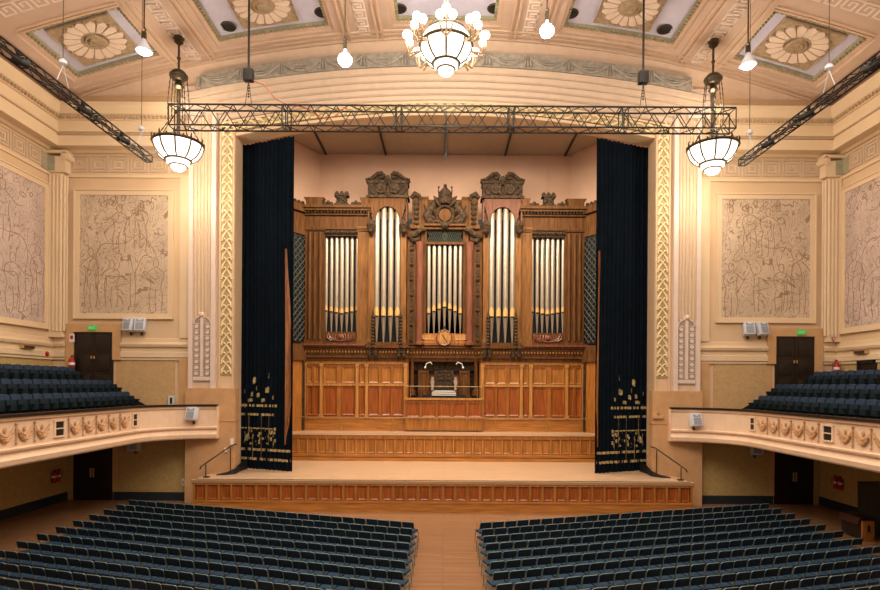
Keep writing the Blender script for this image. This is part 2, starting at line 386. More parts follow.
# ------- doors
def door(n, s, z0, z1, frame=True):
    r = struct_root('door_%d' % n); r.location = (s*17.5, 0, z0)
    G().box(*sorted((s*18.47, s*16.52)), -.06, .02, z0, z1).build('door_leaf', m_dark, r)
    g = G()
    for c in (-.49, .49):
        for a, b in ((.15, .32), (.38, .62), (.68, .95)):
            h = z1-z0; g.box(s*17.5+c-.33, s*17.5+c+.33, -.085, -.06, z0+h*a, z0+h*b)
    g.box(s*17.5-.02, s*17.5+.02, -.09, -.06, z0, z1)
    g.build('door_panel', m_dark, r, bevel=.015)
    g = G()
    zh = z0+(1.15 if z0 < 1 else 1.85); hl = .45 if z0 < 1 else .14
    for c in (-.07, .07): g.box(s*17.5+c-.025, s*17.5+c+.025, -.10, -.085, zh, zh+hl).cyl((s*17.5+c, -.15, zh), (s*17.5+c, -.15, zh+hl), .015)
    g.build('handle', m_brass, r)
    return r
for n, s in ((1, -1), (2, 1)):
    r = door(n, s, 5.2, 8.38)
    g = G().box(*sorted((s*18.85, s*18.47)), -.14, 0, 5.0, 8.78).box(*sorted((s*16.52, s*16.1)), -.14, 0, 7.0, 8.78).box(*sorted((s*18.47, s*16.52)), -.14, 0, 8.38, 8.78)
    g.build('door_surround', m_tan, r)
    r = door(n+2, s, 0, 2.95)
    G().box(*sorted((s*18.8, s*18.47)), -.08, 0, 0, 3.4).build('door_surround', m_ochre, r)
# framed dark doorway in the right balcony wall
r = struct_root('door_5'); r.location = (XU, -2.1, 5.6)
G().box(XU-.06, XU-.02, -2.6, -1.65, 5.6, 7.0).build('door_leaf', m_dark, r)
g = G().box(XU-.12, XU, -1.65, -1.55, 5.6, 7.1).box(XU-.12, XU, -2.7, -2.6, 5.6, 7.1).box(XU-.12, XU, -2.7, -1.55, 7.0, 7.12); g.build('door_frame', m_black, r)
# ------- archivolt over the stage
def arc_sweep(prof, sag, hw, n=40):
    """prof: (centre height, y)"""
    g = G(); m = len(prof)
    for i in range(n+1):
        x = -hw+2*hw*i/n
        for zc_, y in prof: g.v.append((x, y, arch(x, zc_, sag)))
    for i in range(n):
        for j in range(m):
            a, b = i*m+j, i*m+(j+1) % m; g.f.append((a, b, b+m, a+m))
    g.f += [tuple(range(m)), tuple(range(n*m+m-1, n*m-1, -1))]
    return g
steps = [21.42, 21.1, 20.78, 20.48, 20.2, 19.93]
for i in range(5):
    d = -.62+.09*i
    struct('trim_archivolt_%d' % (i+1), arc_sweep([(steps[i], 0), (steps[i], d), (steps[i+1]+.1, d+.03), (steps[i+1]+.03, d+.10), (steps[i+1], 0)], 1.2, 12.7), m_archi)
bandm = arc_sweep([(19.84, 0), (19.84, -.15), (19.46, -.15), (19.46, 0)], 1.35, 11.2)
tb = struct('trim_arch_leaf_band', bandm, m_leafbg)
g = G(); x = -11.0
while x < 11.05:
    z = arch(x, 19.65, 1.35)
    for q in (-1, 1): g.tube([(x-.2, -.17, z+q*.16), (x, -.18, z+q*.15), (x+.2, -.18, z+q*.02)], [.05, .06, .03], 5)
    x += .45
g.build('leaf_ornament', m_leaf, tb)
struct('trim_arch_fillet', arc_sweep([(19.93, 0), (19.93, -.22), (19.84, -.22), (19.84, 0)], 1.3, 11.3), m_wall2)
struct('trim_opening_fillet', arc_sweep([(19.45, 0), (19.45, -.1), (19.3, -.1), (19.3, .2)], 1.45, OW), m_wall)
for s, nm in ((-1, 'left'), (1, 'right')):   # stepped horizontal returns beside the arch
    g = G()
    for i in range(5): g.box(*sorted((s*(13.0), s*11.9)), -.56+.05*i, 0, 19.0+i*.32, 19.25+i*.32)
    struct('trim_arch_return_'+nm, g, m_mauve)
    struct('trim_shelf_'+nm, G().box(*sorted((s*18.4, s*13.0)), -.5, 0, 19.56, 19.95), m_shadeband)
# swag band
sb = struct('trim_swag_band', arc_sweep([(22.14, 0), (22.14, -.66), (21.43, -.70), (21.43, 0)], 1.2, 12.0), m_swag)
g = G()
for i in range(12):
    x0 = -12+2*i
    z0 = lambda x: arch(x, 22.0, 1.2)
    for dep, rr in ((.42, .07), (.28, .045), (.16, .035)):
        g.tube([(x0+.1+1.8*t, -.74, z0(x0+.1+1.8*t)-.05-dep*math.sin(PI*t)) for t in [j/10 for j in range(11)]], rr, 5)
    for q in (-.1, 0, .1): g.tube([(x0+q, -.72, z0(x0)-.0), (x0+q*1.6, -.75, z0(x0)-.5)], [.03, .055], 5)
g.build('swag', m_swag, sb)
# ------- ceiling
XB = [-18.0, -17.6, -13.35, -10.9, -5.35, -2.55, 2.55, 5.35, 10.9, 13.35, 17.6, 18.0]   # coffers are the odd gaps
YB = [(-1.35, -5.1), (-7.4, -13.4), (-15.8, -22), (-24.5, -31)]
def strip(g, x0, x1, y0, y1, off, n=None):
    n = n or max(1, int(abs(x1-x0)/1.0))
    g.grid(lambda u, v: (x0+(x1-x0)*u, y0+(y1-y0)*v, cz(x0+(x1-x0)*u)+off), n, 1)
def shell_(g, x0, x1, y0, y1, o0, o1):
    """solid curved slab"""
    n = max(1, int(abs(x1-x0)/1.0)); xs = [x0+(x1-x0)*i/n for i in range(n+1)]
    for a, b in zip(xs, xs[1:]):
        g.add([(a, y0, cz(a)+o0), (b, y0, cz(b)+o0), (b, y1, cz(b)+o0), (a, y1, cz(a)+o0), (a, y0, cz(a)+o1), (b, y0, cz(b)+o1), (b, y1, cz(b)+o1), (a, y1, cz(a)+o1)],
              [(0, 3, 2, 1), (4, 5, 6, 7), (0, 1, 5, 4), (1, 2, 6, 5), (2, 3, 7, 6), (3, 0, 4, 7)])
g = G()
for i in range(len(XB)-1):
    x0, x1 = XB[i], XB[i+1]
    if i % 2 == 0: shell_(g, x0, x1, -32, 0, 0, .9)
    else:
        ys = [0]+[v for p in YB for v in p]+[-32]
        for a, b in zip(ys[::2], ys[1::2]): shell_(g, x0, x1, b, a, 0, .9)
g.box(-20.4, -18, -32, 0, 19.95, 20.9).box(18, 20.4, -32, 0, 19.95, 20.9)
ceil = struct('ceiling', g, m_ceil)
g = G(); g.grid(lambda u, v: (-18+36*u, -32*v, cz(-18+36*u)+.30), 36, 1); g.build('coffer_back', m_lav, ceil)
gs, gd, gr_, gp, gc = G(), G(), G(), G(), G()
for (ya, yb) in YB[:2]:
    for i in range(1, 11, 2):
        x0, x1 = XB[i], XB[i+1]
        # stepped border and dentils inside each coffer
        for w_, o in ((.18, .10), ):
            shell_(gs, x0, x0+w_, yb, ya, o, .8); shell_(gs, x1-w_, x1, yb, ya, o, .8)
            shell_(gs, x0, x1, ya-w_, ya, o, .8); shell_(gs, x0, x1, yb, yb+w_, o, .8)
        a = x0+.22
        shell_(gd, x0+.18, x0+.32, yb+.18, ya-.18, .18, .8); shell_(gd, x1-.32, x1-.18, yb+.18, ya-.18, .18, .8)
        shell_(gd, x0+.18, x1-.18, ya-.32, ya-.18, .18, .8); shell_(gd, x0+.18, x1-.18, yb+.18, yb+.32, .18, .8)
        y = ya-.3
        while y > yb+.3:
            for xx in (x0+.19, x1-.31): shell_(gd, xx, xx+.12, y-.1, y, .12, .18)
            y -= .2
        xx = x0+.3
        while xx < x1-.4:
            for yy in (ya-.31, yb+.19): shell_(gd, xx, xx+.1, yy, yy+.12, .12, .18)
            xx += .2
        # rosette
        cx, cy = (x0+x1)/2, (-3.3 if ya > -3 else (ya+yb)/2)
        R = 1.28 if abs(cx) > 3 else 1.2
        if abs(cx) < 1: cy = -4.0 if ya > -3 else cy; R = .85
        shell_(gr_, cx-R, cx+R, cy-R, cy+R, .22, .31)
        rim = [(cx+q*R, cy+w2*R) for q, w2 in ((-1, -1), (1, -1), (1, 1), (-1, 1))]
        gc.tube([(px_, py_, cz(px_)+.21) for px_, py_ in rim], .05, 4, closed=True)
        sl = -2*2.95*cx/18**2
        def P3(r, a, o): return (cx+r*math.cos(a), cy+r*math.sin(a), cz(cx+r*math.cos(a))+o)
        for j in range(16):
            a = 2*PI*j/16; da = PI/16*.86
            ring = [P3(R*.42, a-da*.9, .19), P3(R*.7, a-da, .15), P3(R*.88, a-da*.95, .15), P3(R*.96, a, .17), P3(R*.88, a+da*.95, .15), P3(R*.7, a+da, .15), P3(R*.42, a+da*.9, .19)]
            gp.add(ring+[(p[0], p[1], p[2]+.08) for p in ring], [tuple(range(7)), tuple(range(13, 6, -1))]+[(q, (q+1) % 7, (q+1) % 7+7, q+7) for q in range(7)])
            gc.tube([P3(R*.42, a+PI/16, .20), P3(R*.9, a+PI/16, .17)], .022, 4)
            gc.ball(P3(R*.93, a+PI/16, .17), .07, 6, m=4)
        for rr, o in ((.40, .17), (.28, .13), (.15, .10)):
            gr_.tube([P3(R*rr, 2*PI*j/20, o+.03) for j in range(20)], .045, 5, closed=True)
        gr_.lathe([(R*.4, 0), (R*.3, -.06), (0.01, -.1)], (cx, cy, cz(cx)+.21), 18)
gs.build('coffer_step', m_ceil2, ceil); gd.build('coffer_dentils', m_dentil, ceil); gr_.build('rosette_ground', m_gold, ceil)
gp.build('rosette_petals', m_petal, ceil); gc.build('rosette_ribs', m_gold, ceil)
# greek key bands on the beams
def meander(n, put):
    """unit cell 1 x 1, strokes as rectangles (u0,u1,v0,v1)"""
    t = .11
    for i in range(n):
        for a, b, c, d in ((0, 1, 0, t), (0, t, 0, 1), (0, .78, 1-t, 1), (.78-t, .78, .25, 1), (.3, .78, .25, .25+t), (.3, .3+t, .25, .68)):
            put(i+a, i+b, c, d)
g = G()
for s in (-1, 1):
    for xc, wd in ((12.15, .58), (3.95, .58)):
        def put(u0, u1, v0, v1):
            x0, x1 = s*(xc-wd/2+v0*wd), s*(xc-wd/2+v1*wd)
            y0, y1 = -.9-u0*wd, -.9-u1*wd
            a, b = sorted((x0, x1)); g.box(a, b, y1, y0, min(cz(a), cz(b))-.02, max(cz(a), cz(b))+.01)
        meander(15, put)
for k, (x0, x1) in enumerate(((-17.3, -13.5), (-10.8, -5.4), (-2.4, 2.4), (5.4, 10.8), (13.5, 17.3))):
    wd = .62; n = int((x1-x0)/wd)
    def put(u0, u1, v0, v1):
        a = x0+(x1-x0)*u0/n; b = x0+(x1-x0)*u1/n
        shell_(g, a, b, -6.65+v0*wd, -6.65+v1*wd, -.02, .01)
    meander(n, put)
g.build('greek_key_pattern', m_key, ceil)
g = G()
for s in (-1, 1):
    for x in (11.45, 11.2, 12.85, 13.1, 3.3, 3.05, 4.6, 4.85):
        a, b = sorted((s*x, s*(x+.1))); shell_(g, a, b, -32, -.5, -.09, .02)
for y in (-5.35, -5.2, -6.95, -7.15): 
    for x0, x1 in ((-17.4, -13.4), (-10.8, -5.4), (-2.5, 2.5), (5.4, 10.8), (13.4, 17.4)): shell_(g, x0, x1, y, y+.08, -.07, .02)
for y in (-.55, -.85, -1.15): shell_(g, -17.9, 17.9, y, y+.12, -.06-.05*(y > -.6), .02)
g.build('beam_moulding', m_ceil2, ceil)
struct('trim_ceiling_cove', arc_sweep([(22.97, 0), (22.97, -.5), (22.85, -.45), (22.5, -.2), (22.3, 0)], 1.33, 17.9), m_ceil2)
# ------- stage shell
g = G(); pts = [(-12.2, 2.0), (-8.2, 8.6), (8.2, 8.6), (12.2, 2.0)]
for (xa, ya), (xb, yb) in zip(pts, pts[1:]):
    g.add([(xa, ya, 0), (xb, yb, 0), (xb, yb+.3, 0), (xa, ya+.3, 0), (xa, ya, 21.4), (xb, yb, 21.4), (xb, yb+.3, 21.4), (xa, ya+.3, 21.4)],
          [(0, 3, 2, 1), (4, 5, 6, 7), (0, 1, 5, 4), (1, 2, 6, 5), (2, 3, 7, 6), (3, 0, 4, 7)])
for s in (-1, 1): g.box(*sorted((s*12.2, s*12.6)), .85, 2.2, 0, 21.4)
wb = struct('wall_back', g, m_shell)
g = G()
for s in (-1, 1): g.box(*sorted((s*3.9, s*4.05)), 8.5, 8.6, 16, 20.9).box(*sorted((s*6.6, s*6.72)), 8.54, 8.6, 16, 20.9)
g.build('wall_rib', m_shell, wb)
struct('ceiling_stage', G().box(-12.5, 12.5, .86, 9.0, 20.9, 21.2), m_shellc)
g = G()
for i in range(-2, 3): g.box(i*3.9-.06, i*3.9+.06, .9, 8.58, 20.82, 20.9)
struct('trim_stage_ceiling_battens', g, m_black)
# ------- stage
def raised(g, x0, x1, z0, z1, y, d=.05, b=.06):
    """sunk panel with a bevelled border facing the hall, back plane at y"""
    g.add([(x0, y-d, z0), (x1, y-d, z0), (x1, y-d, z1), (x0, y-d, z1), (x0+b, y-.005, z0+b), (x1-b, y-.005, z0+b), (x1-b, y-.005, z1-b), (x0+b, y-.005, z1-b),
           (x0, y+.01, z0), (x1, y+.01, z0), (x1, y+.01, z1), (x0, y+.01, z1)],
          [(4, 5, 6, 7), (0, 1, 5, 4), (1, 2, 6, 5), (2, 3, 7, 6), (3, 0, 4, 7), (11, 10, 9, 8), (0, 8, 9, 1), (1, 9, 10, 2), (2, 10, 11, 3), (3, 11, 8, 0)])
def frame_(g, x0, x1, z0, z1, y, t=.05, d=.03):
    g.box(x0, x1, y-d, y, z0, z0+t).box(x0, x1, y-d, y, z1-t, z1).box(x0, x0+t, y-d, y, z0+t, z1-t).box(x1-t, x1, y-d, y, z0+t, z1-t)
SY = -2.4
st = thing('stage', 'wide wooden concert stage with a panelled orange oak front below the organ', 'stage', (0, SY, 0))
g = G().prism([(-11.45, SY+.12), (11.4, SY+.12), (11.4, -.56), (10.2, -.5), (10.2, .9), (12.0, 1.9), (10.2, 4.8), (-10.2, 4.8), (-12.0, 1.9), (-10.2, .9), (-10.2, -.5), (-11.45, -.56)], 1.38, 1.44, 'z')
g.box(-11.55, 11.5, SY, SY+.3, 1.31, 1.44); g.build('stage_floor', m_carpet, st)
g = G().box(-11.45, 11.4, SY+.12, SY+.3, .0, 1.36).box(-11.45, -11.3, SY+.12, -.58, 0, 1.36).box(11.25, 11.4, SY+.12, -.58, 0, 1.36)
g.build('front_board', m_oakh, st)
G().box(-11.5, 11.45, SY+.02, SY+.2, 0, .42).box(-11.5, 11.45, SY, SY+.2, .42, .5).build('plinth', m_oakh, st)
G().box(-11.52, 11.47, SY+.04, SY+.2, 1.22, 1.36).build('top_rail', m_oakl, st)
n = 40; pw = 22.8/n
g = G().box(-11.44, 11.39, SY+.10, SY+.13, .48, .54)
for i in range(n+1): g.box(-11.42+i*pw-.05, -11.42+i*pw+.05, SY+.05, SY+.13, .5, 1.22)
g.build('stiles', m_oak, st)
for i in range(n):
    g = G(); raised(g, -11.42+i*pw+.1, -11.42+(i+1)*pw-.1, .56, 1.17, SY+.115, .04, .06); g.build('front_panel', m_oakd, st)
# upper platform
RY = 4.5
rs = thing('stage_riser', 'raised rear stage tier with a row of small orange panels, in front of the organ', 'stage tier', (0, RY, 1.5))
G().box(-9.6, 9.6, RY, 7.5, 2.9, 3.0).box(-9.65, 9.65, RY-.08, RY+.1, 2.92, 3.0).build('platform_floor', m_carpet, rs)
G().box(-9.6, 9.6, RY+.04, RY+.2, 1.44, 2.9).box(-9.6, 9.6, RY-.03, RY+.1, 2.7, 2.9).build('front_board', m_oak, rs)
G().box(-9.6, 9.6, RY-.25, RY+.1, 1.44, 1.62).box(-9.6, 9.6, RY-.08, RY+.1, 1.66, 1.84).build('base_step', m_oakh, rs)
for i in range(34):
    x = -9.6+i*.565; g = G(); raised(g, x+.07, x+.5, 1.88, 2.66, RY+.035, .04, .06); g.build('front_panel', m_oak, rs)
g = G()
for i in range(35): g.box(-9.6+i*.565-.035, -9.6+i*.565+.04, RY-.01, RY+.04, 1.84, 2.76)
g.build('stiles', m_oakl, rs)
# thin rail across the upper tier
rl = thing('stage_rail', 'thin pale horizontal rail on slim posts running along the foot of the organ', 'rail', (0, 5.9, 3.07))
G().tube([(-9.4, 5.9, 3.86), (9.4, 5.9, 3.86)], .022, 6).build('rail', m_armb, rl)
for x in (-9.3, -6.2, -3.1, 3.1, 6.2, 9.3): G().cyl((x, 5.9, 3.07), (x, 5.9, 3.86), .02, n=6).build('post', m_brass, rl)
# stage steps with rails each side
for s, nm in ((-1, 'left'), (1, 'right')):
    t = thing('handrail', 'sloping brass-brown handrail at the %s end of the stage, beside the curtain' % nm, 'handrail', (s*11, -.9, 1.44), 'stage handrails')
    x0, x1 = s*11.3, s*9.75
    G().tube([(s*11.35, -1.9, 1.85), (s*11.3, -1.9, 1.98), (s*10.3, -.75, 2.85), (s*10.1, -.65, 2.9)], .035, 6).build('rail', m_bronze, t)
    for x, y, z in ((11.15, -1.72, 2.05), (10.35, -.8, 2.75)): G().cyl((s*x, y, 1.44), (s*x, y, z), .025, n=6).build('post', m_bronze, t)
    G().box(*sorted((s*11.25, s*11.0)), -1.8, -1.6, 1.44, 1.5).build('base_plate', m_bronze, t)
# ------- organ
OY = 6.6
def Zp(py, Y=6.2): return H-(py-385)*(Y-CY)/F
def Xp(d, Y=OY): return d*(Y-CY)/F       # picture offset from the centre line
ogn = thing('pipe_organ', 'towering carved walnut and oak pipe organ with tin pipes filling the back of stage', 'pipe organ', (0, OY, 3.07))
def ob(name, g, m, **k): return g.build(name, m, ogn, **k)
zb = 3.0
# lower case
g = G().box(-9.6, -2.3, OY, OY+.5, zb, 8.3).box(2.3, 9.6, OY, OY+.5, zb, 8.3).box(-2.3, 2.3, OY+1.1, OY+1.3, zb, 8.3).box(-2.35, -2.2, OY, OY+1.2, zb, 8.3).box(2.2, 2.35, OY, OY+1.2, zb, 8.3)
ob('lower_case', g, m_oak)
g = G().box(-9.6, 9.6, OY-.12, OY, zb, 3.72).box(-9.6, 9.6, OY-.16, OY, 3.72, 3.82); ob('case_plinth', g, m_oakh)
def segs(vals): return [(Xp(a), Xp(b)) for a, b in vals]
cols = [(41, 51), (53, 62), (65, 75), (79, 84), (89, 102), (107, 120), (124.5, 130), (131.5, 137), (141, 151)]
for s in (-1, 1):
    for a, b in cols:
        x0, x1 = sorted((s*Xp(a), s*Xp(b)))
        for z0, z1, mm in ((Zp(416), Zp(387), m_oakd), (Zp(383.5), Zp(367), m_oak)):
            g = G(); raised(g, x0, x1, z0, z1, OY-.01, .07, .09); ob('case_panel', g, mm)
    g = G()
    for a in (38.5, 77, 86.5, 122.3, 139):
        x = s*Xp(a); g.box(x-.09, x+.09, OY-.16, OY, 3.82, 7.15).box(x-.13, x+.13, OY-.2, OY, 3.82, 4.0).box(x-.12, x+.12, OY-.19, OY, 6.95, 7.15)
    g.box(*sorted((s*2.3, s*9.6)), OY-.07, OY, Zp(386.5), Zp(384)).box(*sorted((s*2.3, s*9.6)), OY-.07, OY, 7.1, 7.3)
    ob('case_pilasters', g, m_oakl)
    ob('downpipe', G().tube([(s*Xp(139), OY-.3, 3.07), (s*Xp(139), OY-.3, 8.2)], .07, 8), m_carv)
# impost
def impost(x0, x1, y):
    g = G().box(x0, x1, y-.15, OY+.5, 7.3, 7.5).box(x0, x1, y-.25, OY+.5, 7.5, 7.62).box(x0, x1, y-.3, OY+.5, 7.95, 8.12).box(x0, x1, y-.42, OY+.5, 8.12, 8.22).box(x0, x1, y-.2, OY+.5, 7.62, 7.95).box(x0, x1, y-.15, OY+.5, 8.22, 8.45)
    return g
for s in (-1, 1):
    ob('impost_cornice', impost(*sorted((s*2.2, s*9.6)), OY), m_case)
ob('impost_cornice', impost(-2.2, 2.2, OY+.25), m_case)
g = G(); x = -9.5
while x < 9.5:
    yy = OY if abs(x) > 2.2 else OY+.25
    g.box(x, x+.09, yy-.28, yy-.18, 7.8, 7.93); x += .19
ob('dentils', g, m_oakl)
for s in (-1, 1):
    for a in (40, 45, 68, 74):
        x = s*Xp(a); g = G().box(x-.13, x+.13, OY-.42, OY, 7.85, 8.12).tube([(x, OY-.36, 7.9), (x, OY-.42, 7.6), (x, OY-.26, 7.4)], [.12, .1, .06], 6); ob('carved_bracket', g, m_carv)
    ob('pink_ledge', G().box(*sorted((s*Xp(78), s*Xp(150))), OY-.5, OY, 8.22, 8.32), m_rose)
# helpers for the upper case
UB = 8.3
def pil(a, b, z0, z1, m=None, y=OY-.1, d=.25):
    """panelled pilaster between picture offsets a and b on both sides"""
    for s in (-1, 1):
        x0, x1 = sorted((s*Xp(a), s*Xp(b))); g = G().box(x0, x1, y, y+d, z0, z1)
        w_ = x1-x0
        g.box(x0, x0+.06, y-.05, y, z0, z1).box(x1-.06, x1, y-.05, y, z0, z1).box(x0-.02, x1+.02, y-.09, y, z0, z0+.3).box(x0-.02, x1+.02, y-.09, y, z1-.25, z1)
        ob('pilaster', g, m or m_case)
pil(119.5, 139, UB, Zp(226)); pil(72, 87, UB, Zp(226), m_oakm)
for s in (-1, 1):
    for a in (124, 129.5, 134.5): ob('slender_column', G().cyl((s*Xp(a), OY-.16, UB+.3), (s*Xp(a), OY-.16, Zp(232)), .1, n=10), m_case, smooth=True)
ob('dark_interior', G().box(-9.2, 9.2, OY+.55, OY+.65, 8.0, Zp(215)).box(-2.3, 2.3, OY+.55, OY+.65, 8, Zp(230)), m_black)
def pipe(x, y, r, zfoot, zmouth, ztop, mouth_h):
    """metal organ pipe: conical foot, gilt mouth, long body"""
    g = G().lathe([(.03, 0), (r*.95, zmouth-zfoot), (r, zmouth-zfoot+.02)], (x, y, zfoot), 12)
    g.lathe([(r*.96, .0), (r, .04), (r, ztop-zmouth-.04), (r*.9, ztop-zmouth)], (x, y, zmouth+.05), 14)
    p = ob('organ_pipe', g, m_pipe, smooth=True)
    m = G(); h = mouth_h
    for q in range(6):
        a0 = -PI/2-.95+1.9*q/6; a1 = -PI/2-.95+1.9*(q+1)/6
        top = lambda a: h*(1-.45*abs((a+PI/2)/.95)**1.5)
        rr = r+.012
        m.add([(x+rr*math.cos(a0), y+rr*math.sin(a0), zmouth+.1), (x+rr*math.cos(a1), y+rr*math.sin(a1), zmouth+.1), (x+rr*math.cos(a1), y+rr*math.sin(a1), zmouth+.1+top(a1)), (x+rr*math.cos(a0), y+rr*math.sin(a0), zmouth+.1+top(a0)),
               (x+r*.9*math.cos(a0), y+r*.9*math.sin(a0), zmouth+.1), (x+r*.9*math.cos(a1), y+r*.9*math.sin(a1), zmouth+.1), (x+r*.9*math.cos(a1), y+r*.9*math.sin(a1), zmouth+.1+top(a1)), (x+r*.9*math.cos(a0), y+r*.9*math.sin(a0), zmouth+.1+top(a0))],
              [(0, 1, 2, 3), (7, 6, 5, 4), (0, 4, 5, 1), (3, 2, 6, 7), (0, 3, 7, 4), (1, 5, 6, 2)])
    m.build('pipe_mouth', m_mouth, p)
    G().box(x-r*.6, x+r*.6, y-r-.005, y-r*.5, zmouth-.0, zmouth+.09).build('mouth_slot', m_black, p)
for s in (-1, 1):
    for i in range(7):   # flats of seven
        d = s*(103.3+(i-3)*5.15); r = .105+.015*(3-abs(i-3))*.8
        pipe(Xp(d), OY+.15, r, Zp(332), Zp(311.5-(abs(i-3))*-.0+(3-abs(i-3))*.9), Zp(234), .32)
    for i in range(4):   # towers of four
        d = s*(57.0+(i-1.5)*6.9)
        pipe(Xp(d), OY-.25, .165, Zp(345.5), Zp(317.5), Zp(207 if 0 < i < 3 else 211), .55)
for i in range(7):
    d = (i-3)*5.3; pipe(Xp(d), OY+.15, .12, Zp(333), Zp(307+(abs(i-3))*2.2), Zp(241), .36)
# frames under and over the flats
for s in (-1, 1):
    x0, x1 = sorted((s*Xp(87), s*Xp(120)))
    ob('pipe_shelf', G().box(x0, x1, OY-.1, OY+.4, 8.3, Zp(332)), m_case)
    g = G(); xm = (x0+x1)/2
    for j in range(5):
        for q in (-1, 1):
            g.tube([(xm+q*(.1+j*.18), OY-.14, Zp(334)-.02), (xm+q*(.18+j*.16), OY-.18, Zp(338)), (xm+q*(.05+j*.12), OY-.14, Zp(341))], .05, 5)
    g.tube([(xm+.75*math.cos(PI+PI*j/10), OY-.15, Zp(333)+.5*math.sin(PI+PI*j/10)) for j in range(11)], .06, 5)
    g.ball((xm, OY-.16, Zp(337)), .16, m=5)
    ob('carved_swag', g, m_rose)
    # entablature
    g = G().box(x0-.9, x1+.9 if s < 0 else x1+1.25, OY-.12, OY+.4, Zp(227), Zp(214)) if False else G()
    a0, a1 = sorted((s*Xp(74), s*Xp(140)))
    g.box(a0, a1, OY-.15, OY+.4, Zp(228), Zp(215)).box(a0, a1, OY-.22, OY+.4, Zp(229), Zp(227.3)).box(a0, a1, OY-.3, OY+.4, Zp(215), Zp(213.4)).box(a0, a1, OY-.5, OY+.4, Zp(211.3), Zp(209)).box(a0, a1, OY-.62, OY+.4, Zp(209), Zp(206.5))
    ob('entablature', g, m_case)
    g = G(); x = a0+.05
    while x < a1: g.box(x, x+.1, OY-.42, OY-.28, Zp(213.4), Zp(211.4)); x += .2
    ob('dentils', g, m_carv)
    g = G().box(x0-.05, x1+.05, OY-.14, OY+.2, Zp(235.5), Zp(228))
    for j in range(12):
        xx = x0+.1+j*(x1-x0-.2)/11; g.ball((xx, OY-.16, Zp(231.8)), .12, 8, m=4); g.tube([(xx-.1, OY-.17, Zp(234)), (xx, OY-.2, Zp(230)), (xx+.1, OY-.17, Zp(234))], .03, 4)
    ob('carved_frieze', g, m_carv)
    # crown ornaments on the cornice
    zc0 = Zp(206.5)
    def urn(xc, wd, ht):
        g = G().box(xc-wd*.5, xc+wd*.5, OY-.5, OY, zc0, zc0+ht*.18)
        g.box(xc-wd*.36, xc+wd*.36, OY-.45, OY-.05, zc0+ht*.18, zc0+ht*.7).box(xc-wd*.5, xc+wd*.5, OY-.52, OY, zc0+ht*.7, zc0+ht*.82)
        for q in (-.35, 0, .35): g.ball((xc+q*wd, OY-.3, zc0+ht*.9), wd*.16, 8, sz=1.3, m=5)
        for q in (-1, 1): g.tube([(xc+q*wd*.36, OY-.5, zc0+ht*.2), (xc+q*wd*.1, OY-.52, zc0+ht*.45), (xc+q*wd*.3, OY-.5, zc0+ht*.65)], .05, 5)
        return g
    ob('carved_urn', urn(s*Xp(102.5), .85, .85), m_carv)
    for a in (88.5, 116):
        g = G()
        for q, hh in ((-.2, .2), (0, .36), (.2, .2)): g.ball((s*Xp(a)+q, OY-.3, zc0+hh*.6), .12, 8, sz=1.4, m=5)
        g.box(s*Xp(a)-.4, s*Xp(a)+.4, OY-.4, OY-.2, zc0, zc0+.1); ob('carved_finial', g, m_carv)
    for a, wd in ((129.5, 1.15), (79.5, .55)):
        xc = s*Xp(a); g = G()
        g.prism([(xc-wd*.42, zc0), (xc+wd*.42, zc0), (xc+wd*.42, zc0+.25), (xc+wd*.55, zc0+.5), (xc-wd*.55, zc0+.5), (xc-wd*.42, zc0+.25)], OY-.5, OY)
        ob('pedestal_block', g, m_case)
    # lattice wings, angled toward the hall
    g = G(); A = Vector((s*Xp(139.5), OY-.1, 0)); B = Vector((s*Xp(153), OY-1.3, 0)); d = (B-A); L = d.length; d.normalize()
    zt, zl = Zp(236), 8.5
    nn = 9; dz = .42
    z = zl
    while z < zt-.01:
        for j in range(4):
            u0, u1 = L*j/4, L*(j+1)/4; um = (u0+u1)/2; z1 = min(z+dz, zt)
            for ua, ub in ((u0, um), (u1, um)):
                g.tube([A+d*ua+Vector((0, 0, z)), A+d*ub+Vector((0, 0, (z+z1)/2)), A+d*ua+Vector((0, 0, z1))], .028, 4)
        z += dz
    lat = ob('lattice_screen', g, m_latt)
    n_ = Vector((-d.y, d.x, 0))*(.1 if s > 0 else -.1); 
    q = [A+n_*1, B+n_*1, B+n_*2, A+n_*2]
    g = G().prism([(p.x, p.y) for p in q], zl-.1, zt, 'z'); ob('lattice_backing', g, m_black)
    q = [A-n_*.5, B+d*1.5-n_*.5, B+d*1.5+n_*2, A+n_*2]
    ob('wing_case', G().prism([(p.x, p.y) for p in q], zb, 7.4, 'z'), m_oak); ob('wing_impost', G().prism([((p-n_*1.5).x, (p-n_*1.5).y) if i < 2 else (p.x, p.y) for i, p in enumerate(q)], 7.3, 8.3, 'z'), m_case)
    ob('wing_cornice', G().prism([(p.x, p.y) for p in q], Zp(235), Zp(214), 'z').prism([((p-n_*2).x, (p-n_*2).y) if i < 2 else (p.x, p.y) for i, p in enumerate(q)], Zp(213), Zp(206), 'z'), m_case)
    g = G()
    for j in range(5): p = A+d*(.2+j*.3); g.ball((p.x, p.y, Zp(206)+.12), .13, 8, sz=1.4, m=5)
    ob('carved_finial', g, m_carv)
    ob('wing_post', G().box(*sorted((s*Xp(150), s*Xp(153))), OY-1.35, OY-1.2, 8.3, Zp(214)), m_case)
    # ---------------- tower
    tx = s*Xp(56.8); hw = Xp(19.6); ty = OY-.45
